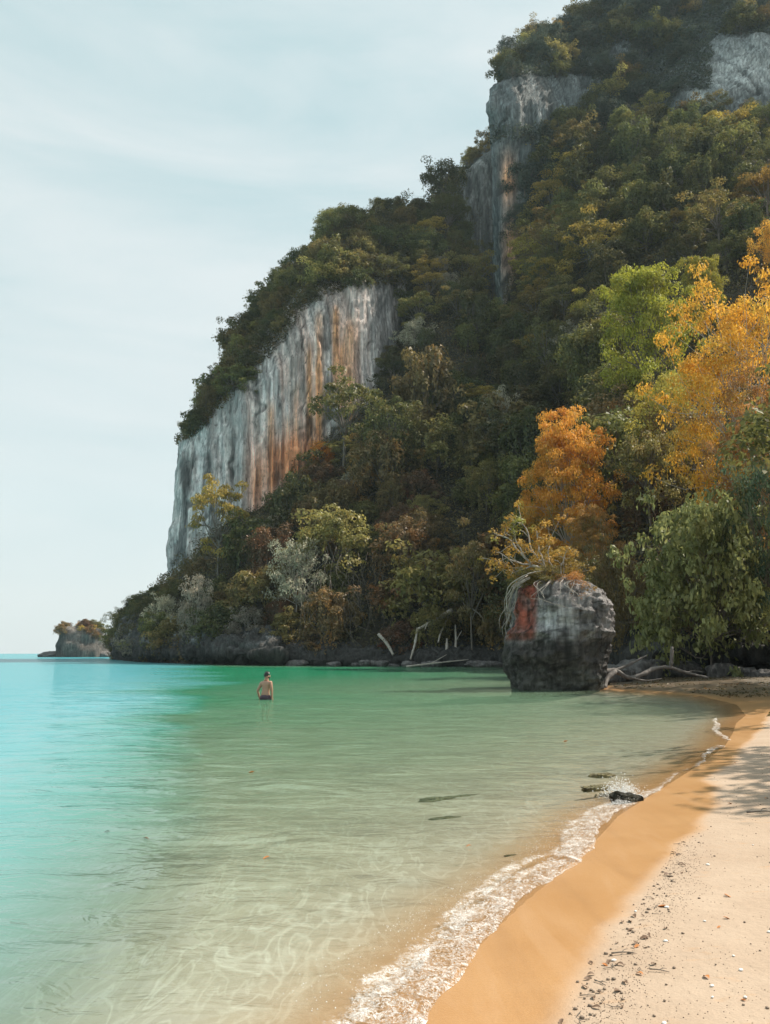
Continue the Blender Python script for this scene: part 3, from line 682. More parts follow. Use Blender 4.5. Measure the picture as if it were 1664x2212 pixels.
# forest fill --------------------------------------------------------
LANDMARKS = [(300, 1330, 'on the low left headland'), (430, 1300, 'below the left edge of the streaked cliff'), (540, 1330, 'above the headland rocks'), (560, 1200, 'at the foot of the streaked cliff'),
 (640, 1240, 'around the pale dry shrub above the shore'), (740, 1330, 'over the shore left of the broken branch'), (900, 1330, 'over the broken branch at the waterline'), (1020, 1290, 'just left of the boulder tree'),
 (700, 1100, 'right of the reddest part of the cliff'), (850, 1180, 'in the rusty middle of the lower slope'), (1000, 1120, 'left of the bright orange tree'), (820, 900, 'around the spreading tree before the cliff'),
 (940, 860, 'around the large domed tree'), (1080, 930, 'around the whitish shrub on the dark slope'), (1100, 790, 'below the foot of the grey rock edge'), (930, 680, 'just right of the streaked cliff'), (960, 520, 'in the gully between the two cliffs'),
 (1200, 700, 'on the slope right of the grey rock edge'), (1230, 830, 'above the bright orange tree'), (1180, 480, 'beside the grey rock edge under the peak'), (1330, 560, 'on the slope above the lime green tree'), (1300, 400, 'in the middle under the high cliff'),
 (1480, 430, 'above the tall orange tree'), (1500, 310, 'at the foot of the pale high cliff'), (1630, 400, 'at the right edge under the high cliff'), (1640, 620, 'behind the tall orange tree'), (1420, 1000, 'under the yellow-green bushy tree'),
 (1560, 1000, 'under the golden tree'), (1330, 1300, 'behind the boulder and driftwood'), (1600, 1320, 'around the large-leaved bush')]
def zone(u, v): return min(LANDMARKS, key=lambda a: (a[0] - u) ** 2 + (a[1] - v) ** 2)[2]
ADJ = {'dark': 'dark green', 'hazed': 'hazed grey-green', 'mid': 'mid green', 'olive': 'olive green', 'brown': 'rusty brown dry', 'yellow': 'yellowish', 'pale': 'pale dry', 'gold': 'golden', 'orange': 'orange'}
SHP = {'dome': 'round-topped tree', 'drape': 'vine-draped tree', 'layer': 'flat-layered tree', 'bushy': 'low bushy shrub', 'twiggy': 'twiggy shrub', 'column': 'tall narrow tree'}
def fill_label(mt, key, z, big=''): return f'{big}{ADJ[mt]} {SHP[key]} {z}'
mask = (HU > 235) & (HU < 1720) & (HV > 200) & (HV < 1425) & (HG[..., 2] > 1.0)
cand = np.argwhere(mask)
e1 = np.linalg.norm(np.cross(np.gradient(HG, axis=0), np.gradient(HG, axis=1)), axis=2)[mask]
order = rng.choice(len(cand), size=9000, p=e1 / e1.sum(), replace=True)
placed = []; nfill = 0
def kind_at(u, v):
    r = random.random()
    if v > 1010 and 560 < u < 1130: ks = [('drape', 'brown', .3), ('bushy', 'brown', .24), ('dome', 'olive', .16), ('drape', 'olive', .16), ('bushy', 'mid', .1), ('twiggy', 'pale', .04)]
    elif 1080 < u < 1290 and 330 < v < 640: ks = [('layer', 'yellow', .3), ('dome', 'olive', .3), ('dome', 'mid', .2), ('bushy', 'gold', .12), ('twiggy', 'pale', .08)]  # sunlit crowns here painted as yellow and gold leaf colour
    elif u > 1330 and v > 780: ks = [('dome', 'olive', .35), ('layer', 'gold', .25), ('dome', 'mid', .2), ('drape', 'brown', .2)]
    elif u < 560: ks = [('dome', 'mid', .3), ('bushy', 'olive', .3), ('bushy', 'dark', .3), ('twiggy', 'pale', .1)]
    else: ks = [('dome', 'dark', .2), ('drape', 'dark', .17), ('drape', 'mid', .15), ('dome', 'mid', .14), ('column', 'mid', .08), ('layer', 'olive', .12), ('twiggy', 'pale', .05), ('layer', 'yellow', .09)]
    for k, m_, w_ in ks:
        r -= w_
        if r < 0: return k, m_
    return ks[0][:2]
for oi in order:
    i, j = cand[oi]; p = HG[i, j]; u, v = HU[i, j], HV[i, j]
    k, mt = kind_at(u, v)
    sp = 4.6 if k in ('dome', 'layer', 'drape', 'column') else 2.9
    sp *= .75 + .0022 * min(p[1], 190) 
    if any((p[0] - a) ** 2 + (p[1] - b) ** 2 + (p[2] - c) ** 2 < ((sp + s2) / 2) ** 2 for a, b, c, s2 in placed): continue
    if any(u0 + 10 < u < u1 - 10 and v0 + 10 < v < v1 + 25 for u0, v0, u1, v1 in RES): continue
    if 1030 < u < 1140 and v - 8 * FPX / p[1] < 650 and v > 430: continue
    if v < 300 and k in ('drape',): k = 'dome'
    H = {'dome': 7.2, 'drape': 8.2, 'layer': 7.5, 'bushy': 3.6, 'twiggy': 4.6, 'column': 9}[k] * random.choice((.7, .85, 1., 1.1, 1.25, 1.5)) * random.uniform(.92, 1.08)
    if u < 870:
        lim = np.interp(u, [240, 300, 360, 450, 560, 660, 760, 830, 870], [1335, 1268, 1258, 1190, 1105, 1005, 880, 790, 690]); room = (v - lim) * p[1] / FPX * .9
        if room < 1.5: continue
        if room < H:
            if k not in ('bushy', 'twiggy'): k = 'bushy'
            H = min(room, 4.)
    placed.append((*p, sp)); nfill += 1
    if p[1] < 80: H *= .8
    plant(k, p - np.array([0, 0, .3]), H, mt, fill_label(mt, k, zone(u, v), 'large ' if H > 8.4 else 'small ' if H < 6 and k not in ('bushy', 'twiggy') else ''), 'trees and shrubs of the forest slope', 'shrub' if k in ('bushy', 'twiggy') else 'tree', 'shrub' if k in ('bushy', 'twiggy') else 'tree')
    if nfill >= 290: break
print('forest trees', nfill)

# trees on the cliff tops
def cliff_plants(Cf, n, test, kinds, lab, grp, Hs, sp, seed):
    G, nn, u, v = Cf; random.seed(seed); r = np.random.default_rng(seed)
    ok = np.argwhere(test(G, nn, u, v)); pl = []; c = 0
    for a in r.permutation(len(ok)):
        i, j = ok[a]; p = G[i, j]
        if any((p - q) @ (p - q) < sp * sp for q in pl): continue
        pl.append(p); k, mt = random.choice(kinds)
        hs = random.uniform(.7, 1.3); plant(k, p - np.array([0, 0, .5]), Hs * hs * (PROTO[k][0][2] / 8) ** .5, mt, f'{"tall " if hs > 1.08 else ""}{ADJ[mt]} {SHP[k]} ' + min(TOPS, key=lambda a: (a[0] - u[i, j]) ** 2 + (a[1] - v[i, j]) ** 2)[2], grp, 'shrub' if k in ('bushy', 'twiggy') else 'tree', 'shrub' if k in ('bushy', 'twiggy') else 'tree'); c += 1
        if c >= n: break
    print(lab, c)
TOPS = [(420, 960, 'at the low left tip of the streaked cliff'), (500, 800, 'on the steep left brow of the streaked cliff'), (600, 670, 'on the middle brow of the streaked cliff'), (700, 560, 'just above the orange streaks'), (760, 480, 'on the rounded cliff summit'), (860, 480, 'on the flat top of the streaked cliff'), (860, 590, 'over the dark right folds of the cliff'), (950, 540, 'between streaked cliff and gully'),
 (1110, 190, 'on the left brow of the high peak'), (1110, 290, 'on the ledge of the high grey edge'), (1200, 130, 'on the left skyline of the high peak'), (1180, 300, 'right of the ledge on the grey edge'), (1180, 450, 'beside the tall grey edge'), (1300, 60, 'high on the peak'), (1300, 200, 'in the middle of the high peak'), (1300, 330, 'at the lower middle of the high peak'), (1430, 80, 'high on the peak left of the pale wall'), (1430, 230, 'left of the pale wall'), (1590, 40, 'above the pale wall'), (1600, 300, 'under the pale wall'), (1500, 160, 'against the left side of the pale wall'),
 (970, 430, 'low on the ridge behind the two cliffs'), (1010, 350, 'in the middle of the back ridge'), (1060, 290, 'at the top of the back ridge'), (1040, 500, 'at the foot of the back ridge')]
def rockline1(u): return np.interp(u, [370, 400, 440, 490, 560, 620, 680, 740, 800, 850, 900, 960], [1000, 955, 930, 875, 800, 735, 650, 628, 618, 612, 640, 700])
cliff_plants(C1, 115, lambda G, n, u, v: (u > 420) & (u < 980) & (v < rockline1(u) + 6) & (v > 455) & (G[..., 1] < 214), [('bushy', 'dark'), ('bushy', 'dark'), ('bushy', 'mid'), ('dome', 'mid'), ('bushy', 'olive'), ('drape', 'olive'), ('bushy', 'olive')],
             'on top of the streaked sea cliff', 'trees and shrubs on the cliffs', 6.2, 3.0, 11)
def rockmask2(u, v, G):
    nz_ = fbm(G * .045, 3, 88)
    bare = (1.2 * gauss(u, 1100, 40) * sstep(290, 330, v)) + 1.1 * sstep(1500, 1570, u) * sstep(60, 110, v) * sstep(300, 260, v) + 1.15 * sstep(1040, 1060, u) * sstep(1300, 1230, u) * sstep(158, 185, v) * sstep(285, 262, v) + gauss(u, 1350, 45) * gauss(v, 130, 35) + gauss(u, 1490, 45) * gauss(v, 235, 35) + gauss(u, 1180, 60) * gauss(v, 350, 30) * .7
    return bare + nz_ * .35
cliff_plants(C2, 185, lambda G, n, u, v: (u > np.where(v < 190, 1098, 1076)) & (u < 1720) & (v < 560) & (v > -140) & (rockmask2(u, v, G) < .55), [('bushy', 'dark'), ('bushy', 'hazed'), ('bushy', 'hazed'), ('dome', 'hazed'), ('bushy', 'olive')],
             'on the high grey peak', 'trees and shrubs on the cliffs', 8.0, 3.6, 12)
cliff_plants(C2, 12, lambda G, n, u, v: (u > 1080) & (u < 1260) & (v < 330) & (v > 60) & (rockmask2(u, v, G) < .5), [('layer', 'yellow'), ('bushy', 'gold'), ('layer', 'gold')],
             'on the left shoulder of the high peak', 'trees and shrubs on the cliffs', 5, 5, 13)
cliff_plants(C2, 12, lambda G, n, u, v: (u > 1360) & (u < 1664) & (v < 340) & (v > 255), [('twiggy', 'pale'), ('bushy', 'pale'), ('layer', 'olive')],
             'along the foot of the high cliff', 'trees and shrubs on the cliffs', 6, 5, 14)
cliff_plants(C3, 26, lambda G, n, u, v: (u > 935) & (u < 1090) & (v < 560) & ((v < 450 - (u - 940) * .9 + 30) | (v > 470)), [('bushy', 'olive'), ('dome', 'olive'), ('layer', 'yellow'), ('bushy', 'mid')],
             'on the ridge behind the two cliffs', 'trees and shrubs on the cliffs', 5, 4, 15)

# undergrowth: nobody could count it
def carpet(name, G, n, msk, cnt, leaf, seed, mt, thick=1.2, tonebias=None):
    r = np.random.default_rng(seed); ok = np.argwhere(msk[:-1, :-1])
    ar = np.linalg.norm(np.cross(G[1:, :-1] - G[:-1, :-1], G[:-1, 1:] - G[:-1, :-1]), axis=2)[msk[:-1, :-1]]
    s = ok[r.choice(len(ok), cnt, p=ar / ar.sum())]; a, b = r.random(cnt)[:, None], r.random(cnt)[:, None]
    i, j = s[:, 0], s[:, 1]
    P = G[i, j] * (1 - a) * (1 - b) + G[i + 1, j] * a * (1 - b) + G[i, j + 1] * (1 - a) * b + G[i + 1, j + 1] * a * b
    cl = np.clip(.5 + fbm(P * .28, 3, seed), 0, 1)
    nn = n[i, j]; nn = nn * np.sign((nn * np.array([-.1, -1, .3])).sum(1))[:, None]
    P = P + nn * (r.random(cnt) * thick * (.3 + 1.5 * cl))[:, None]
    Nn = nn * .5 + np.array([0, 0, .5]) + r.normal(0, .5, (cnt, 3)); ls = leaf * r.uniform(.5, 1.3, cnt)
    V, Q = leaves(P, Nn, ls, ls * .55, r, .8)
    tone = np.clip(.6 * fbm(P * .15, 2, seed + 3) + .5 + r.normal(0, .22, cnt), 0, 1)
    tag(link(name, mesh_np(name, V, Q, M[mt], {'tone': ('FACE', tone)})), 'low dark undergrowth covering the rock and soil', 'undergrowth', kind='stuff')
carpet('undergrowth', HG, Hn, (HU > 200) & (HU < 1750) & (HV > 150) & (HV < 1432), 180000, .5, 501, 'litter', 1.6)
carpet('undergrowth', C1[0], C1[1], (C1[2] > 400) & (C1[3] < rockline1(C1[2]) + 4) & (C1[0][..., 1] < 215), 90000, .6, 502, 'litter', 1.6)
carpet('undergrowth', C2[0], C2[1], (C2[2] > 1050) & (C2[2] < 1750) & (rockmask2(C2[2], C2[3], C2[0]) < .5) & (C2[3] > -160), 170000, .75, 503, 'hazed', 1.6)
carpet('undergrowth', C3[0], C3[1], (C3[3] > 455) | (C3[3] < 430 - (C3[2] - 940) * .9), 9000, .5, 504, 'litter', 1.4)

# ------------------------------------------------------------------ rocks: headland, islet, boulder
def ground_pt(u, v):
    z = 0.
    for _ in range(6):
        p = gp(u, v, z); z = float(ground_z(p[None, :2])[0])
    p[2] = z; return p
def gz(x, y): return float(ground_z(np.array([[x, y]]))[0])

hr = [
 (248, [(1440, 200), (1420, 199), (1408, 200), (1400, 204), (1396, 212)]),
 (268, [(1440, 185), (1418, 184), (1398, 183), (1380, 184), (1355, 189), (1345, 200)]),
 (290, [(1445, 166), (1426, 166), (1402, 158), (1380, 160), (1345, 167), (1320, 178)]),
 (308, [(1450, 152), (1430, 151), (1412, 144), (1385, 146), (1352, 154), (1330, 165)]),
 (365, [(1450, 138), (1430, 137), (1410, 131), (1388, 134), (1362, 141), (1345, 150)]),
 (450, [(1452, 124), (1432, 123), (1410, 116), (1385, 118), (1372, 124), (1362, 131)]),
 (540, [(1452, 115), (1434, 114), (1414, 108), (1386, 110), (1374, 116), (1368, 122)]),
 (600, [(1452, 111), (1434, 110), (1416, 105), (1390, 106), (1378, 112), (1372, 118)]),
 (625, [(1452, 111), (1434, 111), (1418, 110), (1400, 111), (1390, 114), (1380, 120)]),
]
def colr(G, u, v, fl, fl2):
    s2 = fbm(G * .5, 4, 601); s3 = fbm(G * .17, 3, 604)
    C = np.broadcast_to(np.array([.06, .058, .055]), G.shape).copy()
    C = lerp3(C, np.broadcast_to(np.array([.24, .25, .25]), G.shape), sstep(.05, .4, s2) * .9 * sstep(1.5, 4., G[..., 2]) * sstep(700, 600, u))
    C = lerp3(C, np.broadcast_to(np.array([.035, .033, .03]), G.shape), sstep(3.0, 1.2, G[..., 2] + 2 * s3) * .9)
    return C
def shore_rock(cols, m_, k_, name, amp, seed):
    G = loft(cols, m_, k_); n = normals(G)
    d = amp * (1.3 * fbm(G * .22, 3, seed) + 1.1 * ridged(G * np.array([.5, .5, .35]), 3, seed + 5) + .6 * fbm(G * 1.3, 3, seed + 8) + .4 * ridged(G * 2.2, 2, seed + 11))
    G = G + n * d[..., None]; C = colr(G, *proj(G), 0, 0)
    me = mesh_np(name, G.reshape(-1, 3), gridq(m_, k_), M['rock'], {'col': ('POINT', C.reshape(-1, 3))}, True)
    return G, me
HR, me = shore_rock(hr, 420, 110, 'headland_rock', .9, 620)
tag(link('headland_rock', me), kind='structure')
# the dark bank under the forest, from the headland to the beach
bank = [(600, [(1450, 108), (1436, 107.5), (1425, 107), (1405, 108.5), (1390, 112)]),
 (760, [(1450, 103.5), (1437, 103), (1425, 103), (1405, 105), (1392, 108)]),
 (960, [(1450, 99), (1438, 98.5), (1425, 98.5), (1405, 101), (1392, 104)]),
 (1090, [(1450, 97), (1438, 96), (1425, 96), (1405, 98), (1392, 101)]),
 (1180, [(1452, 86), (1438, 85), (1420, 85), (1400, 87), (1380, 92)]),
 (1300, [(1458, 64), (1444, 63), (1415, 62.5), (1385, 64), (1365, 67)]),
 (1420, [(1462, 54), (1446, 53), (1410, 52.5), (1380, 54), (1355, 57)]),
 (1560, [(1464, 50), (1448, 49), (1410, 48.5), (1375, 50), (1345, 53)]),
 (1800, [(1468, 45), (1450, 44), (1410, 43.5), (1375, 45), (1345, 48)])]
BK, me = shore_rock(bank, 520, 60, 'shore_bank', .55, 640); tag(link('shore_bank', me), kind='structure')

def blob_rock(name, c, rad, seed, amp=.28, nth=40, nz_=22, zlow=-.35, tex=1., colour=None, mt='rock', flat=1.):
    """a closed boulder: rings from the bottom to the top"""
    th = np.arange(nth) / nth * 2 * np.pi; ph = np.linspace(-.5 * np.pi, .5 * np.pi, nz_)
    T, Pp = np.meshgrid(th, ph, indexing='ij'); D = np.stack([np.cos(T) * np.cos(Pp), np.sin(T) * np.cos(Pp), np.sin(Pp)], -1)
    rad = np.asarray(rad, float); sg = np.sign(D) * np.abs(D) ** .8
    n_ = 1 + amp * (fbm(D * 1.3 * tex + seed, 4, seed) * 1.2 + .5 * ridged(D * 2.4 * tex + seed, 3, seed + 3))
    V = sg * rad * n_[..., None]
    C = np.broadcast_to(np.array([.16, .15, .145]), V.shape) * (1 + .6 * fbm(D * 4 + seed, 3, seed + 7))[..., None] if colour is None else colour(V, D)
    i = np.arange(nth)[:, None] * nz_; i2 = ((np.arange(nth) + 1) % nth)[:, None] * nz_; j = np.arange(nz_ - 1)[None]
    Q = np.stack([i + j, i2 + j, i2 + j + 1, i + j + 1], -1).reshape(-1, 4)
    return mesh_np(name, V.reshape(-1, 3), Q, M[mt], {'col': ('POINT', C.reshape(-1, 3))}, True)

# islet
ic = pt(176, 1416, 320); ih = pt(178, 1352, 330)[2]
def coli(V, D):
    C = np.broadcast_to(np.array([.11, .10, .09]), V.shape) * (1 + .9 * fbm(V * .35, 3, 702))[..., None]
    return C
e = empty('islet', (ic[0], ic[1], 0), 0, 1, 'small dark rock islet standing off the headland at the horizon', 'islet')
link('rock', blob_rock('rock', 0, (9.6, 9, 11.0), 701, .30, 64, 40, colour=coli), e)
b_ = blob_rock('ledge', 0, (4.2, 4, 2.0), 705, .3); link('ledge', b_, e, (-11.5, -2, .1))
b_ = blob_rock('ledge', 0, (4.5, 4, 2.2), 707, .3); link('ledge', b_, e, (10.5, -2, .3))
r_ = np.random.default_rng(77); im = [o for o in e.children if o.name.startswith('rock')][0].data
iv = np.array([v_.co for v_ in im.vertices]); iv = iv[(iv[:, 2] > 6.5) & (iv[:, 1] < 3.5)]
for k in range(30):
    q = iv[r_.integers(len(iv))]; mt_ = ['olive', 'brown', 'gold', 'mid', 'brown', 'dark'][k % 6]
    plant(['bushy', 'bushy', 'twiggy'][k % 3], (ic[0] + q[0], ic[1] + q[1], q[2] - .4), r_.uniform(2., 4.), mt_, f'{ADJ[mt_]} shrub growing on the little islet', 'shrubs on the islet', 'shrub', 'shrub')

# boulder
BY = 38.6
prof = [(1495, 1100, 1290), (1470, 1094, 1298), (1440, 1089, 1306), (1400, 1086, 1312), (1360, 1087, 1318), (1325, 1092, 1318), (1300, 1098, 1308), (1278, 1108, 1286), (1262, 1122, 1262), (1252, 1145, 1236), (1248, 1175, 1205)]
pz = np.array([pt(1200, a, BY)[2] for a, _, _ in prof]); pl_ = np.array([pt(b, a, BY)[0] for a, b, _ in prof]); pr_ = np.array([pt(c, a, BY)[0] for a, _, c in prof])
nth, nzz = 190, 130
zz = np.linspace(pz[0] - .5, pz[-1], nzz); th = np.arange(nth) / nth * 2 * np.pi
xl, xr = np.interp(zz, pz, pl_), np.interp(zz, pz, pr_)
B0 = np.array([pt(1200, 1487, BY)[0], BY, 0.])
cx, hw = (xl + xr) / 2 - B0[0], (xr - xl) / 2 * .93
V = np.zeros((nth, nzz, 3)); c_, s_ = np.cos(th)[:, None], np.sin(th)[:, None]
V[..., 0] = cx + hw * np.sign(c_) * np.abs(c_) ** .62; V[..., 1] = hw * .95 * np.sign(s_) * np.abs(s_) ** .62; V[..., 2] = zz
dirn = np.stack([np.broadcast_to(c_, (nth, nzz)), np.broadcast_to(s_, (nth, nzz)), np.zeros((nth, nzz))], -1)
lowk = sstep(2.6, 1.6, V[..., 2])
dd = .42 * fbm(V * .55, 2, 801) + .26 * ridged(V * .95, 3, 805) + .13 * fbm(V * 2.6, 5, 809, .62) + .05 * ridged(V * 5, 2, 813) - .06 * sstep(1.4, .75, V[..., 2]) * sstep(-.1, .5, V[..., 2]) + (.10 * ridged(V * 3.2, 3, 811)) * np.clip(lowk + sstep(.6, 1.8, V[..., 0]), 0, 1)
V = V + dirn * dd[..., None]; V[:, -14:, 2] += (.30 * fbm(V * .9, 3, 815) + .1 * ridged(V * 2.5, 2, 816))[:, -14:]
W = V + B0; bu, bv = proj(W); pit = sstep(.1, .5, fbm(V * 4.2, 4, 841, .65)); crb = sstep(.86, .97, 1 - np.abs(vnoise(V * np.array([1.1, 1.1, .6]) + .5 * fbm(V * 1.5, 2, 843)[..., None], 844)))
C = np.broadcast_to(np.array([.25, .235, .23]), V.shape) * (1 + .8 * fbm(V * 1.6, 4, 821))[..., None]
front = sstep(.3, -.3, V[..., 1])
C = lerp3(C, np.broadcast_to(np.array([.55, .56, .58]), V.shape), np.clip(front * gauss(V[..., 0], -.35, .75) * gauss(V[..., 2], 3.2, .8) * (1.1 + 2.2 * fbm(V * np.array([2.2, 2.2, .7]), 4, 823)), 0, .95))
C = lerp3(C, np.broadcast_to(np.array([.34, .085, .05]), V.shape), np.clip(front * sstep(.9, .5, np.abs(V[..., 0] + 1.95 - .12 * (V[..., 2] - 3))) * sstep(2.15, 2.45, V[..., 2]) * (.85 + .7 * fbm(V * 1.5, 3, 825)), 0, .95))
C = lerp3(C, np.broadcast_to(np.array([.045, .04, .036]), V.shape), np.clip(sstep(2.5, 2.0, V[..., 2] + .25 * fbm(V * 1.1, 3, 827)) * .88, 0, 1))
C = lerp3(C, np.broadcast_to(np.array([.10, .105, .09]), V.shape), sstep(1.1, .5, V[..., 2] + .5 * fbm(V * 2, 3, 829)) * .7)
C = C * (1 - .6 * pit[..., None]) * (1 - .7 * crb[..., None]) * (1 + .5 * fbm(V * 7, 3, 846))[..., None]
i = np.arange(nth)[:, None] * nzz; i2 = ((np.arange(nth) + 1) % nth)[:, None] * nzz; j = np.arange(nzz - 1)[None]
Qb = np.stack([i + j, i2 + j, i2 + j + 1, i + j + 1], -1).reshape(-1, 4)
VV = np.concatenate([V.reshape(-1, 3), [V[:, -1].mean(0) + [0, 0, .05]]]); tq = np.array([[a * nzz + nzz - 1, ((a + 1) % nth) * nzz + nzz - 1, nth * nzz] for a in range(nth)])
CC = np.concatenate([C.reshape(-1, 3), C[:1, -1]])
bo = link('boulder', mesh_np('boulder', VV, [Qb, tq], M['rock'], {'col': ('POINT', CC)}, True), None, B0)
tag(bo, 'big grey boulder with a rust red patch standing at the water edge', 'boulder')

# tree growing out of the boulder's top
def BP(u, v, dy=0.): return pt(u, v, BY + dy)
M['root'] = bark_mat('root_pale', (.26, .23, .20), (.50, .46, .41), 9)
M['gold_small'] = leaf_mat('leaf_boulder_tree', (.30, .15, .03), (.62, .38, .09), (.26, .27, .06), .45, 0)
rs = np.random.default_rng(88)
base = BP(1218, 1266, -.6); te = empty('tree', base, 0, 1, 'half bare golden tree leaning left from the top of the boulder', 'tree')
tb = MB(); ends = []
def addb(ctrl, r0, r1, n=9, k=6, jit=.02):
    P = curve_pts(np.array(ctrl) - base, n, jit, rs.integers(1e6)); tb.tube(P, np.linspace(r0, r1, n), k); return P
main = addb([BP(1262, 1272, -.2), BP(1218, 1250, -.6), BP(1180, 1232, -1.0), BP(1150, 1222, -1.3)], .10, .07)
arms = [[(1150, 1222), (1125, 1195), (1100, 1165), (1065, 1150)], [(1150, 1222), (1120, 1180), (1110, 1140)], [(1180, 1232), (1150, 1190), (1140, 1150), (1128, 1128)], [(1150, 1222), (1105, 1210), (1072, 1188)],
        [(1180, 1232), (1165, 1185), (1160, 1150)], [(1200, 1242), (1185, 1200), (1190, 1165)], [(1130, 1226), (1095, 1225), (1065, 1210)], [(1150, 1222), (1110, 1235), (1085, 1228)], [(1210, 1246), (1215, 1215), (1225, 1190)]]
for a in arms:
    y0 = rs.uniform(-1.5, -.2); P = addb([BP(u, v, -1.0 + (y0 + 1) * i_ / 3) for i_, (u, v) in enumerate(a)], .05, .018, 10)
    ends.append(P[-1])
    for q in range(7):
        f = P[rs.integers(3, 10)]; d_ = rs.normal(0, .42, 3) + np.array([-.12, 0, .10]); m_ = f + d_ * .5 + rs.normal(0, .08, 3)
        P2 = curve_pts([f, m_, f + d_], 6); tb.tube(P2, np.linspace(.02, .008, 6), 4); ends.append(f + d_)
link('trunk', tb.mesh('trunk', M['root']), te)
link('crown', crown_mesh('crown', np.array(ends), .28, 26, .15, rs, .9, .1, 0, 0, M['gold_small']), te)
rb = MB()
for k in range(10):
    u0 = rs.uniform(1102, 1120); v0 = rs.uniform(1248, 1275); ln = rs.uniform(60, 125)
    P = [BP(u0 + 26, v0 - 14, -1.5), BP(u0 + 6, v0 - 3, -1.7), BP(u0 - 1, v0 + 8, -1.6 + rs.normal(0, .15))]
    for f in np.linspace(.25, 1, 5): P.append(BP(u0 - 16 * f - rs.uniform(0, 10) + rs.normal(0, 2.5), v0 + ln * f, -1.2 + rs.normal(0, .25)))
    rb.tube(curve_pts(np.array(P) - base, 16), np.linspace(.024, .008, 16), 4)
for k in range(9):
    u0 = rs.uniform(1135, 1255); P = [BP(u0 + 12, 1252, -1.6), BP(u0 + rs.normal(0, 6), 1262, -2.3), BP(u0 + rs.normal(0, 14), 1262 + rs.uniform(15, 30), -2.65), BP(u0 + rs.normal(0, 22), 1262 + rs.uniform(30, 65), -2.75)]
    rb.tube(curve_pts(np.array(P) - base, 12), np.linspace(.018, .006, 12), 4)
P = [BP(1180, 1232, -1.2), BP(1140, 1240, -1.8), BP(1100, 1265, -1.9), BP(1094, 1300, -1.6), BP(1098, 1320, -1.5)]; rb.tube(curve_pts(np.array(P) - base, 14), np.linspace(.035, .012, 14), 5)
link('roots', rb.mesh('roots', M['root']), te)
proto('rock_bush', 211, 2.2, 1.5, .3, 12, 3, .05, .5, 70, .15, .7, 12, .8, low=.0, skirt=6, barkm='bark_pale')
for (u, v, y, h, mt_, lb) in ((1178, 1262, -1.2, 1.0, 'olive', 'olive tuft on top of the boulder under the leaning tree'), (1236, 1285, -1.2, 1.1, 'gold', 'golden tuft on the right shoulder of the boulder'), (1205, 1250, .2, 1.5, 'yellow', 'yellowish shrub on the back of the boulder top'), (1130, 1262, -.8, .9, 'olive', 'low olive tuft at the left edge of the boulder top')):
    plant('rock_bush', BP(u, v, y) - [0, 0, .15], h, mt_, lb, None, 'shrub', 'shrub')

# ------------------------------------------------------------------ driftwood and fallen branches
def wood(name, label, cat, strands, mt, parts=None, origin=None):
    o0 = np.array(origin if origin is not None else strands[0][0][0]); b = MB()
    for ctrl, r0, r1 in strands:
        n = max(8, len(ctrl) * 4); P = curve_pts(np.array(ctrl) - o0, n); rs_ = np.random.default_rng(int(abs(P[-1][0]) * 1000) % 9999)
        b.tube(P, np.linspace(r0, r1, n) * (.72 if mt == 'drift' else 1) * rs_.uniform(.78, 1.25, n), 8)
    o = link(name, b.mesh(name, M[mt]), None, o0); return tag(o, label, cat)
def D(u, v, y): return pt(u, v, y)
wood('driftwood_log', 'long crooked driftwood log lying on the shaded beach beside the boulder', 'driftwood', [
    ([D(1276, 1462, 39.5), D(1309, 1452, 40), D(1330, 1449, 40.2), D(1358, 1464, 40), D(1388, 1457, 40.2), D(1414, 1444, 40.8), D(1448, 1442, 41), D(1482, 1453, 41.2), D(1530, 1464, 41)], .20, .09),
    ([D(1448, 1443, 41), D(1451, 1425, 41), D(1452, 1397, 41)], .13, .11),
    ([D(1328, 1450, 40.2), D(1362, 1434, 40.4), D(1397, 1416, 40.8)], .13, .05),
    ([D(1330, 1450, 40.1), D(1313, 1466, 39.6), D(1307, 1488, 39)], .17, .13),
    ([D(1482, 1453, 41.2), D(1500, 1449, 41.4), D(1520, 1452, 41.5)], .05, .02),
    ([D(1340, 1455, 40.1), D(1390, 1470, 39.8), D(1430, 1466, 39.9)], .08, .03)], 'drift')
fb = [
 ('thick pale broken branch sloping out of the brown vines at the waterline', [([D(977, 1318, 103), D(940, 1340, 102), D(902, 1360, 101)], .30, .22), ([D(902, 1360, 101), D(896, 1393, 100), D(887, 1424, 99)], .18, .12), ([D(940, 1340, 102), D(925, 1346, 101), D(918, 1360, 100)], .1, .04)]),
 ('thin curved pale branch right of the thick broken branch', [([D(968, 1333, 103), D(952, 1368, 101), D(947, 1388, 100)], .14, .08)]),
 ('pale post-like dead stem standing at the waterline nearer the broken branch', [([D(966, 1380, 101), D(965, 1418, 100)], .16, .2)]),
 ('forked pale dead stem standing at the waterline nearer the boulder', [([D(984, 1350, 102), D(985, 1390, 101), D(983, 1428, 100)], .12, .2), ([D(985, 1385, 101), D(998, 1362, 101)], .08, .03)]),
 ('pale leaning dead stem left of the broken branch', [([D(818, 1370, 103), D(836, 1390, 102), D(850, 1415, 101)], .2, .16), ([D(836, 1390, 102), D(848, 1372, 102)], .08, .03)]),
 ('long grey branch lying along the waterline toward the boulder', [([D(878, 1440, 96), D(953, 1431, 96.5), D(1012, 1425, 97)], .12, .05), ([D(930, 1434, 96.3), D(965, 1414, 97)], .06, .03)]),
 ('slanting grey trunk in the dark forest above the large-leaved bush', [([D(1522, 1050, 70), D(1535, 1075, 69), D(1548, 1100, 68)], .2, .24)]),
]
for lb, st_ in fb: wood('fallen_branch' if 'standing' not in lb else 'dead_stem', lb, 'branch' if 'standing' not in lb else 'dead stem', st_, 'bark_pale')
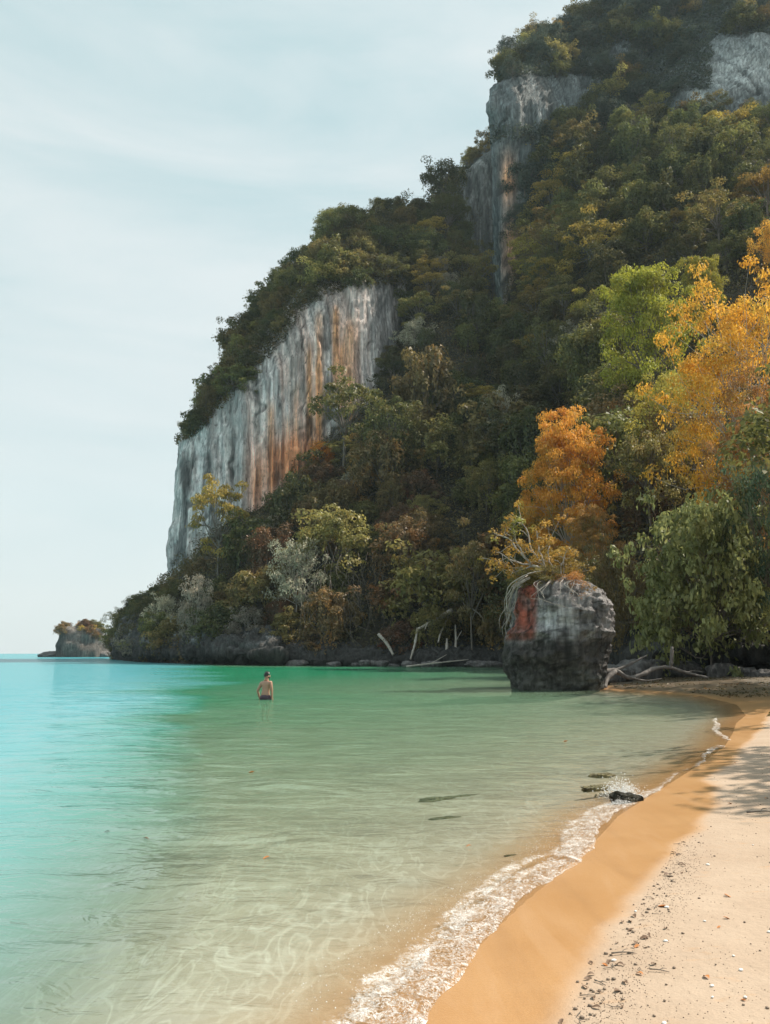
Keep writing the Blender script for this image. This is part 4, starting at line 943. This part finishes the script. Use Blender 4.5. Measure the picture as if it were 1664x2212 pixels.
# hanging vines in the brown part of the slope
vb_ = MB(); rs = np.random.default_rng(91); o0 = pt(840, 1400, 101)
for k in range(110):
    u = rs.uniform(640, 1070); v = rs.uniform(1180, 1330); Y = 101.5 + (1420 - v) * .055; ln = rs.uniform(40, 110)
    P = [pt(u, v, Y), pt(u + rs.normal(0, 10), v + ln * .5, Y - 1.8), pt(u + rs.normal(0, 26), min(v + ln, 1432), Y - 2.6)]
    vb_.tube(curve_pts(np.array(P) - o0, 9), np.linspace(.035, .015, 9), 4)
tag(link('hanging_vines', vb_.mesh('hanging_vines', M['bark']), None, o0), 'tangle of thin bare vines hanging over the shore', 'vines', kind='stuff')
# bush trunks below the large-leaved bush
# rocks on the shaded beach and along the waterline
rs = np.random.default_rng(92)
rockm = [blob_rock('rock', 0, (1, .8, .6), 900 + k, .35, 20, 12, tex=1.2) for k in range(6)]
rl = [(1330, 1440, 46, 1.0), (1370, 1430, 49, 1.3), (1420, 1424, 50, .5), (1480, 1428, 50, 1.1), (1560, 1440, 47, .9), (1610, 1444, 46, .8), (1650, 1450, 44, .7), (1300, 1455, 43, .6)]
for k, (u, v, y, s_) in enumerate(rl):
    p = pt(u, v, y); p[2] = max(gz(p[0], p[1]), p[2] - s_ * .5)
    o = link('rock', rockm[k % 6], None, p); o.scale = (s_, s_, s_ * rs.uniform(.8, 1.2)); o.rotation_euler = (0, 0, rs.uniform(0, 6))
    tag(o, 'dark rock in the shade under the forest edge behind the driftwood', 'rock', 'shaded rocks behind the driftwood')
for k in range(26):
    u = rs.uniform(615, 1085); p = pt(u, rs.uniform(1431, 1437), np.interp(u, [600, 760, 960, 1090], [106.3, 102.2, 97.6, 95.5])); p[2] = rs.uniform(0, .35); s_ = rs.uniform(.35, 1.1)
    o = link('rock', rockm[k % 6], None, p); o.scale = (s_ * 1.3, s_, s_ * .7); o.rotation_euler = (0, 0, rs.uniform(0, 6))
    tag(o, 'low dark rock in the shade at the far waterline under the vines', 'rock', 'rocks along the far waterline')

# ------------------------------------------------------------------ bather
pp = gp(574, 1512); depth_p = -gz(pp[0], pp[1])
print('bather at', pp, 'depth', depth_p)
m, nt, L = mat('skin'); o = N(nt, 'ShaderNodeOutputMaterial'); p = N(nt, 'ShaderNodeBsdfPrincipled')
n = noise(nt, 9, 4, .6, objvec(nt)); L(mixc(nt, n.outputs[0], (.36, .19, .13), (.50, .28, .20)), p.inputs['Base Color']); p.inputs['Roughness'].default_value = .35
p.inputs['Subsurface Weight'].default_value = .05; L(p.outputs[0], o.inputs[0]); M['skin'] = m
M['hair'] = flat_mat('dark_hair', (.012, .01, .009), .45); M['shorts'] = flat_mat('swim_shorts', (.055, .032, .05), .5, .3, 5)
def skin(name, verts, edges, root, mt, sub=2, parent=None):
    me = bpy.data.meshes.new(name); me.from_pydata([v[:3] for v in verts], edges, [])
    o = bpy.data.objects.new(name, me); COL.objects.link(o)
    md = o.modifiers.new('skin', 'SKIN'); md.use_smooth_shade = True
    for i_, v in enumerate(verts):
        sv = me.skin_vertices[0].data[i_]; sv.radius = (v[3], v[4] if len(v) > 4 else v[3]); sv.use_root = (i_ == root)
    o.modifiers.new('sub', 'SUBSURF').levels = sub; o.modifiers['sub'].render_levels = sub
    dg = bpy.context.evaluated_depsgraph_get(); new = bpy.data.meshes.new_from_object(o.evaluated_get(dg))
    bpy.data.objects.remove(o); new.name = name; new.materials.clear(); new.materials.append(mt)
    q = link(name, new, parent); 
    for pl in new.polygons: pl.use_smooth = True
    return q
root = empty('person', (pp[0], pp[1], 0), R(-24), 1, 'man with dark hair and dark swim shorts wading with his back turned', 'person')
z0 = -.80   # hips-to-feet sink: water reaches the bottom of the shorts
def Z(h): return h + z0
bv_ = [(0, 0, Z(.98), .15, .11), (0, -.01, Z(1.12), .15, .11), (.012, 0, Z(1.27), .175, .12), (0, .005, Z(1.40), .20, .125), (0, 0, Z(1.47), .13, .095), (.005, .02, Z(1.54), .072, .072), (.015, .04, Z(1.61), .095, .108), (.02, .045, Z(1.71), .098, .115)]
be = [(i_, i_ + 1) for i_ in range(7)]
def addv(*v): bv_.append(v); return len(bv_) - 1
for sx in (-1, 1):
    sh_ = addv(sx * .20, 0, Z(1.395 if sx < 0 else 1.425), .078); el = addv(sx * (.32 if sx < 0 else .255), -.06 if sx < 0 else .0, Z(1.13), .052); wr = addv(sx * (.285 if sx < 0 else .255), .03, Z(.88), .036); pm = addv(sx * .275, .055, Z(.80), .042, .024)
    um = addv(sx * .235, -.02, Z(1.29), .066)
    be += [(3, sh_), (sh_, um), (um, el), (el, wr), (wr, pm)]
    for fi, (fx, fl_) in enumerate(((-.026, .075), (-.009, .085), (.009, .08), (.026, .062))):
        f1 = addv(sx * .275 + fx * .6, .06 + fx * .5, Z(.755), .0095); f2 = addv(sx * .27 + fx * .7, .085 + fx * .4, Z(.755 - fl_ * .6), .0085); be += [(pm, f1), (f1, f2)]
    t1 = addv(sx * .255, .085, Z(.80), .011); t2 = addv(sx * .248, .105, Z(.765), .009); be += [(pm, t1), (t1, t2)]
    hp = addv(sx * .09, 0, Z(.88), .105); kn = addv(sx * .10, .02, Z(.48), .062); cf = addv(sx * .10, -.01, Z(.33), .056); an = addv(sx * .10, -.02, Z(.08), .038); to = addv(sx * .115, .14, Z(.03), .032, .025)
    be += [(0, hp), (hp, kn), (kn, cf), (cf, an), (an, to)]
body = skin('body', bv_, be, 0, M['skin'], 2, root)
# head details: turned to the right
hd = np.array([.02, .045, Z(1.675)]); ang = R(-52); fx_, fy_ = math.sin(-ang), math.cos(ang)
def HP(f, s_, z): return hd + np.array([fx_ * f + fy_ * s_, fy_ * f - fx_ * s_, z])
hb_ = MB(); th = np.linspace(0, 2 * np.pi, 20, endpoint=False); ph = np.linspace(-.35, .5 * np.pi, 9)
Vv = []
for a in th:
    for b in ph:
        k = 1 + .05 * math.sin(a * 5 + b * 4); fwd = math.cos(a) * math.cos(b); up_ = math.sin(b)
        if fwd > .45 and up_ < .45: up_ = .45
        if fwd < -.3: up_ -= .30 * (1 - max(0, b))
        Vv.append(HP(.128 * fwd * k - .006, .115 * math.sin(a) * math.cos(b) * k, .118 * up_ * k + .030))
Vv = np.array(Vv); i = np.arange(20)[:, None] * 9; i2 = ((np.arange(20) + 1) % 20)[:, None] * 9; j = np.arange(8)[None]
hb_.add(Vv, np.stack([i + j, i2 + j, i2 + j + 1, i + j + 1], -1).reshape(-1, 4)); link('hair', hb_.mesh('hair', M['hair']), root)
def ball(c, r, k=10, m_=7):
    t_ = np.linspace(0, 2 * np.pi, k, endpoint=False); p_ = np.linspace(-np.pi / 2, np.pi / 2, m_); T, Pq = np.meshgrid(t_, p_, indexing='ij')
    V = np.asarray(c) + np.stack([np.cos(T) * np.cos(Pq), np.sin(T) * np.cos(Pq), np.sin(Pq)], -1).reshape(-1, 3) * np.asarray(r)
    i = np.arange(k)[:, None] * m_; i2 = ((np.arange(k) + 1) % k)[:, None] * m_; j = np.arange(m_ - 1)[None]
    return V, np.stack([i + j, i2 + j, i2 + j + 1, i + j + 1], -1).reshape(-1, 4)
b_ = MB(); b_.add(*ball(HP(.102, 0, -.01), (.022, .022, .024))); link('nose', b_.mesh('nose', M['skin']), root)
for s_ in (-1, 1):
    b_ = MB(); b_.add(*ball(HP(-.005, s_ * .086, -.005), (.016, .022, .034))); link('ear', b_.mesh('ear', M['skin']), root)
    b_ = MB(); b_.add(*ball(HP(.083, s_ * .034, .02), (.013, .013, .011))); link('eye', b_.mesh('eye', M['hair']), root)
b_ = MB(); b_.add(*ball(HP(.066, 0, -.075), (.044, .052, .040))); b_.add(*ball(HP(.03, .05, -.06), (.045, .03, .04))); b_.add(*ball(HP(.03, -.05, -.06), (.045, .03, .04))); link('beard', b_.mesh('beard', M['hair']), root)
b_ = MB(); b_.add(*ball(HP(.098, 0, -.052), (.022, .026, .008))); link('mouth', b_.mesh('mouth', M['skin']), root)
sv_ = [(0, 0, Z(1.03), .20, .155), (0, 0, Z(.90), .225, .165)]; se_ = [(0, 1)]
for sx in (-1, 1):
    sv_ += [(sx * .095, 0, Z(.82), .145, .145), (sx * .10, .01, Z(.62), .125, .125)]; se_ += [(1, len(sv_) - 2), (len(sv_) - 2, len(sv_) - 1)]
skin('shorts', sv_, se_, 0, M['shorts'], 2, root)

# ------------------------------------------------------------------ foam, weed, shore litter
m, nt, L = mat('foam'); o = N(nt, 'ShaderNodeOutputMaterial')
df = N(nt, 'ShaderNodeBsdfDiffuse'); df.inputs[0].default_value = (.88, .88, .87, 1); trn = N(nt, 'ShaderNodeBsdfTransparent'); ms = N(nt, 'ShaderNodeMixShader')
cv = attr(nt, 'cover').outputs['Fac']; v = objvec(nt)
n1 = noise(nt, 7, 6, .75, v, 1.2); n2 = noise(nt, 48, 4, .75, v, .3)
vo = N(nt, 'ShaderNodeTexVoronoi', feature='DISTANCE_TO_EDGE'); vo.inputs['Scale'].default_value = 44; wv_ = mixc(nt, .14, v, n1.outputs['Color']); L(wv_, vo.inputs['Vector'])
lace = maprange(nt, vo.outputs['Distance'], 0, .32, .85, .2)
s_ = mth(nt, 'ADD', mth(nt, 'ADD', mth(nt, 'MULTIPLY', n1.outputs[0], .6), mth(nt, 'MULTIPLY', n2.outputs[0], .3)), mth(nt, 'MULTIPLY', lace, .35))
th_ = mth(nt, 'ADD', s_, mth(nt, 'MULTIPLY_ADD', cv, .85, -1.12))
al = mth(nt, 'MULTIPLY', maprange(nt, th_, -.07, .14), .95); L(al, ms.inputs[0]); L(trn.outputs[0], ms.inputs[1]); L(df.outputs[0], ms.inputs[2])
L(bump(nt, n2.outputs[0], .8, .03), df.inputs['Normal']); L(ms.outputs[0], o.inputs[0]); M['foam'] = m
M['foam_solid'] = flat_mat('foam_bubbles', (.82, .83, .82), .25, .05)
def path_pts(P, step):
    P = np.asarray(P, float); s = np.concatenate([[0], np.cumsum(np.linalg.norm(np.diff(P, axis=0), axis=1))]); t = np.arange(0, s[-1], step)
    return np.stack([np.interp(t, s, P[:, i]) for i in range(P.shape[1])], 1), t / s[-1]
def foam_strip(path, width, cover, name, step=.035, nw=26, lift=.010, bulge=.022):
    C_, f = path_pts(path, step)
    for _ in range(12): C_[1:-1] = .25 * C_[:-2] + .5 * C_[1:-1] + .25 * C_[2:]
    T = np.gradient(C_, axis=0); T /= np.linalg.norm(T, axis=1)[:, None]; Nn = np.stack([-T[:, 1], T[:, 0]], 1)   # to the left: seaward
    edge = .10 * fbm(np.stack([f * len(f) * step * 1.3, f * 0, f * 0], 1), 3, 31) + .035 * fbm(np.stack([f * len(f) * step * 6, f * 0, f * 0], 1), 3, 33)
    t = np.linspace(0, 1, nw); wd = np.interp(f, np.linspace(0, 1, len(width)), width)
    XY = C_[:, None] + Nn[:, None] * (edge[:, None] + t[None] * wd[:, None])[..., None]
    z = np.maximum(ground_z(XY.reshape(-1, 2)).reshape(XY.shape[:2]), 0.0)
    q = np.concatenate([XY, np.zeros((*XY.shape[:2], 1))], 2)
    prof_ = np.sin(np.clip(t * 1.6, 0, 1) * np.pi)[None] ** .7
    z = z + lift + bulge * prof_ * (.6 + .8 * fbm(q * 7, 3, 35) + .4 * fbm(q * 22, 2, 37)); z[:, 0] -= lift * .8
    cvr = np.interp(f, np.linspace(0, 1, len(cover)), cover)[:, None] * np.interp(t, [0, .05, .28, .55, 1], [.75, 1.15, .92, .42, .0])[None] + .16 * fbm(q * 1.6, 2, 39)
    me = mesh_np(name, np.concatenate([XY, z[..., None]], 2).reshape(-1, 3), gridq(len(C_), nw), M['foam'], {'cover': ('POINT', np.clip(cvr, 0, .5).ravel())}, True)
    tag(link(name, me), 'white foam of the breaking wavelet along the sand', 'foam', kind='stuff')
    return XY, cvr
edge = np.array([ground_pt(u, v)[:2] for u, v in ((880, 2240), (905, 2212), (985, 2095), (1060, 2015), (1130, 1950), (1190, 1900), (1245, 1855), (1300, 1800), (1335, 1762), (1372, 1735))])
FX, FC = foam_strip(edge, (.8, .62, .5, .48, .52, .48, .42), (.70, .80, .90, 1.02, 1.16, 1.22, 1.15), 'foam')
edge2 = np.array([ground_pt(u, v)[:2] for u, v in ((1385, 1728), (1450, 1688), (1520, 1643), (1565, 1612))]); foam_strip(edge2, (.3, .22, .2, .3), (.5, .42, .5, .62), 'foam', bulge=.012)
edge3 = np.array([ground_pt(u, v)[:2] for u, v in ((1578, 1600), (1560, 1590), (1550, 1572), (1556, 1556))]); foam_strip(edge3, (.2, .3, .3, .15), (.5, .62, .6, .4), 'foam', bulge=.015)
edge4 = np.array([gp(u, v)[:2] for u, v in ((860, 2080), (960, 1995), (1060, 1925), (1150, 1870), (1240, 1820))]); foam_strip(edge4, (.25, .35, .3, .3, .2), (.25, .52, .5, .58, .3), 'foam', bulge=.01)
edge5 = np.array([gp(u, v)[:2] for u, v in ((740, 2230), (820, 2160), (900, 2080), (980, 2010), (1090, 1945))]); foam_strip(edge5, (.3, .45, .4, .35, .2), (.45, .6, .5, .55, .3), 'foam', bulge=.01)
# bubbles and droplets on the foam
rs = np.random.default_rng(95); pk = FC.ravel() * (rs.random(FC.size) ** .2); ii = np.argsort(-pk)[:9000]; ii = rs.choice(ii, 1500, replace=False)
oc = np.array([(1, 0, 0), (-1, 0, 0), (0, 1, 0), (0, -1, 0), (0, 0, 1), (0, 0, -1)], float); of = np.array([(0, 2, 4), (2, 1, 4), (1, 3, 4), (3, 0, 4), (2, 0, 5), (1, 2, 5), (3, 1, 5), (0, 3, 5)])
def droplets(C_, r):
    V = C_[:, None] + oc[None] * r[:, None, None]; F = of[None] + (np.arange(len(C_)) * 6)[:, None, None]; return V.reshape(-1, 3), F.reshape(-1, 3)
XY = FX.reshape(-1, 2)[ii] + rs.normal(0, .02, (len(ii), 2)); zz_ = np.maximum(ground_z(XY), 0) + .02 + np.abs(rs.normal(0, .022, len(ii)))
V1, F1 = droplets(np.column_stack([XY, zz_]), rs.uniform(.0015, .004, len(ii)))
sp_c = ground_pt(1355, 1728); n_ = 1500
spl = sp_c + np.column_stack([rs.normal(-.02, .10, n_), rs.normal(.12, .10, n_), np.abs(rs.normal(.0, .085, n_)) + .0]); V2, F2 = droplets(spl, rs.uniform(.003, .009, n_))
tag(link('foam_bubbles', mesh_np('foam_bubbles', np.concatenate([V1, V2]), np.concatenate([F1, F2 + len(V1)]), M['foam_solid'], None, True)), 'white bubbles and spray on the breaking wavelet', 'foam', kind='stuff')

# weedy rock in the foam and dark weed patches in the shallows
def colw(V, D): return np.broadcast_to(np.array([.035, .033, .02]), V.shape) * (1 + .9 * fbm(D * 5, 3, 950))[..., None]
p = ground_pt(1352, 1733); o = link('rock', blob_rock('rock', 0, (.15, .09, .075), 951, .5, 30, 18, colour=colw, tex=1.6), None, p + [0, 0, .03]); tag(o, 'small black weedy rock in the white foam at the water edge', 'rock')
M['weed'] = flat_mat('seaweed', (.05, .045, .015), .5, .5, 20)
def weed(u, v, L_, W_, n_, seed, label, h=.05):
    r = np.random.default_rng(seed); c = ground_pt(u, v); c[2] = max(gz(c[0], c[1]), -.25); b = MB()
    for k in range(n_):
        a = np.array([r.normal(0, L_ * .4), r.normal(0, W_ * .4), 0]); d_ = np.array([r.normal(.5, .3), r.normal(.1, .25), 0]) * L_ * .35
        P = curve_pts([a, a + d_ * .5 + [0, r.normal(0, .02), h], a + d_ + [0, r.normal(0, .03), h * .4]], 6); b.tube(P, np.linspace(.014, .004, 6), 4)
    tag(link('seaweed', b.mesh('seaweed', M['weed']), None, c + [0, 0, .02]), label, 'seaweed')
def patch(u, v, rad, seed, label, z=None, name='seaweed_rock'):
    c = ground_pt(u, v); c[2] = gz(c[0], c[1]) - .005 if z is None else z
    b_ = blob_rock(name, 0, rad, seed, .55, 34, 14, colour=colp, tex=1.5)
    o = link(name, b_, None, c); o.rotation_euler = (0, 0, .25); tag(o, label, 'seaweed')
def colp(V, D): return np.broadcast_to(np.array([.20, .175, .085]), V.shape) * (1 + .9 * fbm(D * 4, 3, 955))[..., None]
patch(1290, 1722, (.18, .05, .03), 31, 'dark brown weed patch reaching seaward from the foamy rock', .01)
patch(1303, 1697, (.16, .05, .03), 32, 'small dark weed patch just behind the foamy rock', .008)
weed(1318, 1724, .18, .06, 60, 1, 'dark weed strands washed round the foamy rock', .03)
patch(945, 1728, (.22, .10, .04), 33, 'long olive weedy stone in the shallows left of the foamy rock')
patch(1000, 1720, (.24, .05, .02), 35, 'flat olive weed patch trailing right of the weedy stone')
patch(968, 1767, (.17, .05, .02), 34, 'short olive weed patch nearest the camera in the shallows')
patch(1105, 1848, (.06, .02, .012), 36, 'tiny dark weed scrap close to the broken foam line')

# floating leaves
M['fleaf'] = flat_mat('fallen_leaf_orange', (.50, .19, .05), .6, .35); M['dleaf'] = flat_mat('fallen_leaf_brown', (.14, .08, .045), .7, .4); M['peb'] = flat_mat('pebble', (.17, .125, .09), .7, .4); M['shell'] = flat_mat('shell_white', (.72, .70, .67), .5, .1)
def leaf_piece(name, L_, W_, mt, seed):
    r = np.random.default_rng(seed); n = 7; t = np.linspace(0, 1, n); wv = W_ * np.sin(np.pi * np.clip(t * .92 + .04, 0, 1)) ** .8; z = .25 * W_ * np.sin(t * 3 + seed)
    V = np.concatenate([np.stack([(t - .5) * L_, s * wv * .5, z + abs(s) * wv * r.uniform(.15, .5)], 1) for s in (-1, 0, 1)])
    return mesh_np(name, V, np.concatenate([gridq(3, n)]), mt, None, True)
leafm = [leaf_piece('fallen_leaf', .10, .05, M['dleaf'], k) for k in range(4)] + [leaf_piece('fallen_leaf', .11, .06, M['fleaf'], 10 + k) for k in range(3)]
for (u, v, lb, k, s_) in ((543, 1668, 'orange leaf floating on the green water in front of the bather', 4, .8), (575, 1853, 'orange leaf floating in mid shallows nearest the camera', 5, .5), (1013, 1828, 'orange leaf drifting near the shallow sandbank centre', 6, .45), (1222, 1601, 'orange leaf drifting far out near the boulder', 4, .8), (232, 1797, 'dark leaf floating on the turquoise water, left one of two', 0, .5), (316, 1811, 'dark leaf floating on the turquoise water, right one of two', 1, .55)):
    p = gp(u, v, .012); o = link('floating_leaf', leafm[k], None, p); o.rotation_euler = (0, 0, random.uniform(-.4, .4)); o.scale = (s_,) * 3; tag(o, lb, 'leaf')
# litter on the sand
rs = np.random.default_rng(97); wr_u = [1470, 1455, 1440, 1412, 1362, 1292, 1240]; wr_v = [1790, 1830, 1860, 1930, 2020, 2130, 2212]
pebm = [blob_rock('pebble', 0, (.010, .008, .005), 970 + k, .3, 9, 6) for k in range(4)]
for q in pebm: q.materials.clear(); q.materials.append(M['peb'])
shm = blob_rock('shell', 0, (.012, .009, .005), 980, .2, 9, 6); shm.materials.clear(); shm.materials.append(M['shell'])
def twig(seed):
    r = np.random.default_rng(seed); b = MB(); P = curve_pts([(-.07, 0, .004), (0, r.normal(0, .012), .008), (.07, r.normal(0, .015), .004)], 7); b.tube(P, np.linspace(.005, .0025, 7), 5)
    b.tube(curve_pts([P[3], P[3] + [.02, .02, .006], P[3] + [.05, .035, .004]], 5), np.linspace(.003, .0015, 5), 4); return b.mesh('twig', M['bark'])
twm = [twig(k) for k in range(4)]
def drop(ms, n_, sprd, smin, smax, label, cat, grp, name, line=True):
    c = 0
    while c < n_:
        if line: t = rs.random(); u = np.interp(t, np.linspace(0, 1, 7), wr_u) + rs.normal(8, sprd * (.5 + t)); v = np.interp(t, np.linspace(0, 1, 7), wr_v) + rs.normal(0, 14)
        else: u = rs.uniform(1230, 1690); v = rs.uniform(1600, 2215)
        p = ground_pt(u, v)
        if dry_sd(p[None, :2])[0] < .02: continue
        o = link(name, ms[rs.integers(len(ms))], None, p + [0, 0, .004]); s_ = rs.uniform(smin, smax); o.scale = (s_,) * 3; o.rotation_euler = (0, 0, rs.uniform(0, 6.28)); tag(o, label, cat, grp); c += 1
drop(leafm[:4], 42, 26, .2, .6, 'curled brown leaf scrap lying in the wrack line on the sand', 'leaf', 'brown leaves in the wrack line', 'fallen_leaf')
drop(leafm[4:], 16, 40, .2, .5, 'orange fallen leaf lying on the dry sand', 'leaf', 'orange leaves on the sand', 'fallen_leaf', False)
drop(pebm, 48, 24, .4, 1.3, 'small dark pebble in the wrack line on the sand', 'pebble', 'pebbles in the wrack line', 'pebble')
drop(pebm, 45, 24, .4, 1.0, 'small dark pebble scattered on the open dry sand', 'pebble', 'pebbles on the open sand', 'pebble', False)
drop([shm], 14, 40, .6, 1.3, 'small white shell lying on the dry sand', 'shell', 'white shells on the sand', 'shell', False)
drop(twm, 16, 30, .25, .65, 'short dark twig lying in the wrack line on the sand', 'twig', 'twigs in the wrack line', 'twig')
for (u, v, s_, rz, lb) in ((1645, 1757, 2.2, .1, 'long dark twig on the shaded sand at the right edge'), (1345, 2062, .9, .1, 'dark forked twig beside the wrack line at mid beach'), (1425, 2100, .7, -.4, 'dark twig on the near sand below the orange stains')):
    p = ground_pt(u, v); o = link('twig', twm[0], None, p + [0, 0, .006]); o.scale = (s_,) * 3; o.rotation_euler = (0, 0, rz); tag(o, lb, 'twig')
# fine grit: nobody could count it
n_ = 2600; t = rs.random(n_); u = np.interp(t, np.linspace(0, 1, 7), wr_u) + rs.normal(12, 30, n_); v = np.interp(t, np.linspace(0, 1, 7), wr_v) + rs.normal(0, 30, n_)
fr_ = rs.random(n_) < .35; u[fr_] = rs.uniform(1230, 1690, fr_.sum()); v[fr_] = rs.uniform(1580, 2215, fr_.sum())
PP = np.array([gp(a, b, .2) for a, b in zip(u, v)]); PP = PP[dry_sd(PP[:, :2]) > 0]; PP[:, 2] = ground_z(PP[:, :2]) + .001
V1, F1 = droplets(PP, rs.uniform(.0015, .005, len(PP)) * np.clip(PP[:, 1] / 7, .8, 1.6)); tag(link('grit', mesh_np('grit', V1, F1, M['peb'])), 'fine dark grit and leaf crumbs on the sand', 'grit', kind='stuff')
# dark wrack and leaf litter on the shaded far beach
n_ = 5000; u = rs.uniform(1290, 1720, n_); v = rs.uniform(1448, 1545, n_); PP = np.array([gp(a, b, .3) for a, b in zip(u, v)])
sdv = land_sd(PP[:, :2]); PP = PP[(sdv > .6) & (fbm(PP * .5, 3, 77) + .012 * (PP[:, 1] - 34) > -.05)]; PP[:, 2] = ground_z(PP[:, :2]) + .015
Vl, Ql = leaves(PP, np.array([0, 0, 1.]) + rs.normal(0, .35, PP.shape), rs.uniform(.06, .22, len(PP)), rs.uniform(.04, .1, len(PP)), rs)
tag(link('leaf_litter', mesh_np('leaf_litter', Vl, Ql, M['litter'], {'tone': ('FACE', rs.random(len(PP)))})), 'dark leaf litter on the shaded beach by the driftwood', 'leaf litter', kind='stuff')

# trees at the back of the beach that shade the sand
proto('shade', 221, 12, 4.2, 6.5, 16, 3, .24, 1.2, 60, .34, .45, 0, low=.3)
for (x, y, h) in ((15.2, 14.6, 11), (13.4, 11.2, 9), (22, 33, 14), (24, 37, 15), (22.5, 30, 13)):
    plant('shade', (x, y, gz(x, y) - .1), h, 'mid', 'green tree at the back of the beach shading the sand', 'trees at the back of the beach')

# ------------------------------------------------------------------ the air
hz = bmesh.new(); bmesh.ops.create_cube(hz, size=1)
hm = bpy.data.meshes.new('haze'); hz.to_mesh(hm); hz.free(); ho = link('haze', hm, None, (0, 760, 163)); ho.scale = (3400, 1800, 346)
m = bpy.data.materials.new('haze'); m.use_nodes = True; nt = m.node_tree; nt.nodes.clear(); o = N(nt, 'ShaderNodeOutputMaterial')
pv = N(nt, 'ShaderNodeVolumePrincipled'); pv.inputs['Density'].default_value = .00013; pv.inputs['Color'].default_value = (.72, .92, 1, 1); pv.inputs['Anisotropy'].default_value = .1
nt.links.new(pv.outputs[0], o.inputs['Volume']); hm.materials.append(m); tag(ho, kind='stuff')
